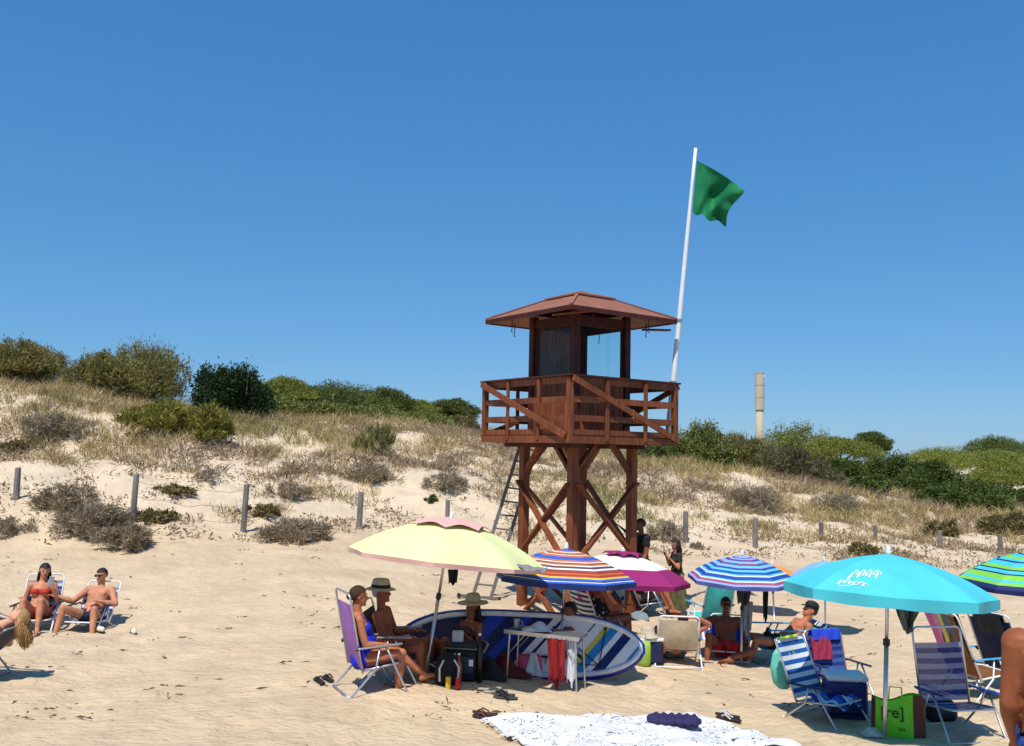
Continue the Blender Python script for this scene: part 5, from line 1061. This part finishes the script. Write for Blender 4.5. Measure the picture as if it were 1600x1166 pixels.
cloth_item('bandana', 'dark patterned cloth hanging under the turquoise umbrella', 'cloth', at(1418, 938, G(1382, 1157).y-.1), M('dark_speckled_cloth', S(78, 88, 84), .85, .6, 26), .28, .30, .04, 0, .75)
# right-edge man, cut by the frame
pV = at(1664, 970, 4.3); pV.z = .50; 
person('bare-backed man in blue patterned trunks cut off by the right picture edge', pV, -36, dict(pz=.92, head=(0, .08, 1), ua_r=(.2, .1, -1), fa_r=(.1, .4, -1), ua_l=(-.14, .05, -1), fa_l=(0, .75, -1), th_r=(.08, .05, -1), th_l=(-.08, 0, -1), sh_r=(0, -.05, -1), sh_l=(0, -.05, -1), ft_r=(.2, 1, 0), ft_l=(-.2, 1, 0)), 1.03, 'm', 'mole', ('short', 'black'), [('trunks', M('blue_print_trunks', S(34, 64, 130), .7, .7, 22), 'trunks', .018)], fat=1.2)

# ---------------------------------------------------------------- towel, pillow, sandals in front
TWL = M('white_print_cloth', S(226, 224, 222), .85, .05); t8 = TWL.node_tree; h8 = t8.nodes[TWL['hs']]; tc8 = t8.nodes.new('ShaderNodeTexCoord')
wv8 = t8.nodes.new('ShaderNodeTexNoise'); wv8.inputs['Scale'].default_value = 2.6; wv8.inputs['Detail'].default_value = 2; wv8.inputs['Distortion'].default_value = 2.2
t8.links.new(tc8.outputs['Object'], wv8.inputs['Vector']); ma = t8.nodes.new('ShaderNodeMath'); ma.operation = 'MULTIPLY'; ma.inputs[1].default_value = 9; t8.links.new(wv8.outputs[0], ma.inputs[0]); mf = t8.nodes.new('ShaderNodeMath'); mf.operation = 'FRACT'; t8.links.new(ma.outputs[0], mf.inputs[0])
c8 = t8.nodes.new('ShaderNodeValToRGB'); c8.color_ramp.interpolation = 'CONSTANT'; e8 = c8.color_ramp; e8.elements[0].color = (.05, .055, .07, 1); e8.elements[1].position = .13; e8.elements[1].color = (.72, .71, .70, 1); t8.links.new(mf.outputs[0], c8.inputs[0])
nm8 = t8.nodes.new('ShaderNodeTexNoise'); nm8.inputs['Scale'].default_value = 2.6; t8.links.new(tc8.outputs['Object'], nm8.inputs['Vector']); cm8 = t8.nodes.new('ShaderNodeValToRGB'); cm8.color_ramp.elements[0].position = .46; cm8.color_ramp.elements[1].position = .52; t8.links.new(nm8.outputs[0], cm8.inputs[0])
x8 = t8.nodes.new('ShaderNodeMix'); x8.data_type = 'RGBA'; x8.inputs['A'].default_value = (.72, .71, .70, 1); t8.links.new(cm8.outputs[0], x8.inputs['Factor']); t8.links.new(c8.outputs[0], x8.inputs['B']); t8.links.new(x8.outputs['Result'], h8.inputs['Color'])
cA, cB, cC, cD = G(755, 1130), G(1085, 1124), G(1250, 1172), G(880, 1200)
def twl(u, v):
    q = (cA.lerp(cB, u)).lerp(cD.lerp(cC, u), v); q.x += .03*math.sin(v*7); q.y += .06*math.sin(u*8)*(1-v); return V((q.x, q.y, g(q.x, q.y)+.045+.012*math.sin(u*17+v*6)+.01*math.sin(v*21-u*5)))-cA
tw_ = thing('beach_cloth', 'white beach cloth with dark line print spread on the sand in front', 'towel', cA); MB().sheet(60, 30, twl, .006).build('cloth', TWL, tw_, True)
fm = MB(); 
for i in range(70):
    a = twl(0, i/69) if i < 35 else twl((i-35)/34*.5, 0); o2 = V((-.05+.02*random.random(), .03*random.uniform(-1, 1), -.012)) if i < 35 else V((.02*random.uniform(-1, 1), .04, -.012)); fm.tube([a, a+o2*.6, a+o2], .004, 4)
fm.build('fringe', cl('white_fringe', (226, 222, 216)), tw_)['kind'] = 'stuff'
pw = G(1053, 1142); PL = thing('air_pillow', 'dark purple ribbed inflatable pillow on the white printed cloth', 'pillow', pw+V((0, 0, .03)), R(-6))
PLM = cl('purple_flock', (44, 38, 80), .85)
MB().loft([(V((-.27+.54*f, 0, .062)), (0, 1, 0), (0, 0, 1), (.13+.012*math.sin(f*44))*min(1, 6*f+.35, 6*(1-f)+.35), (.055+.009*math.sin(f*44))*min(1, 6*f+.35, 6*(1-f)+.35)) for f in [i/48 for i in range(49)]], 18).build('cushion', PLM, PL, True)
def sandal_pair(px, py, rgb, label, yaw, rgb2=(40, 30, 28)):
    t = thing('sandals', label, 'sandals', G(px, py), R(yaw), 'pairs of sandals on the sand')
    for s in (-1, 1):
        o = V((s*.06, s*.025, 0)); so_ = MB().loft([(o+V((0, f, .02)), (1, 0, 0), (0, 0, 1), rx, .013) for f, rx in ((-.13, .015), (-.11, .034), (0, .036), (.09, .046), (.125, .03), (.135, .01))], 12).build('sole', cl('sole', rgb2), t, True)
        for sg in (-1, 1): MB().tube([o+V((0, .08, .035)), o+V((sg*.025, .03, .062)), o+V((sg*.042, -.03, .03))], .009, 6).build('strap', cl('sandal_strap', rgb), t)
sandal_pair(758, 1122, (104, 60, 52), 'brown strappy sandals at the left corner of the white cloth', 70, (52, 32, 30)); sandal_pair(1138, 1124, (206, 200, 196), 'silver and black sandals beyond the dark purple pillow', 60); sandal_pair(788, 1092, (30, 30, 32), 'black flip-flops in the shade edge below the folding table', 80, (60, 60, 62)); sandal_pair(506, 1066, (40, 28, 26), 'dark brown sandals on bare sand left of the purple chair', 30)
sandal_pair(770, 1082, (70, 70, 66), 'grey trainers-like sandals right of the bare foot of the woman in blue', 100, (150, 146, 130))
ff = sandal_pair(1290, 984, (200, 200, 196), 'pale flip-flops at the foot of the small pale blue umbrella', 20, (190, 190, 186))
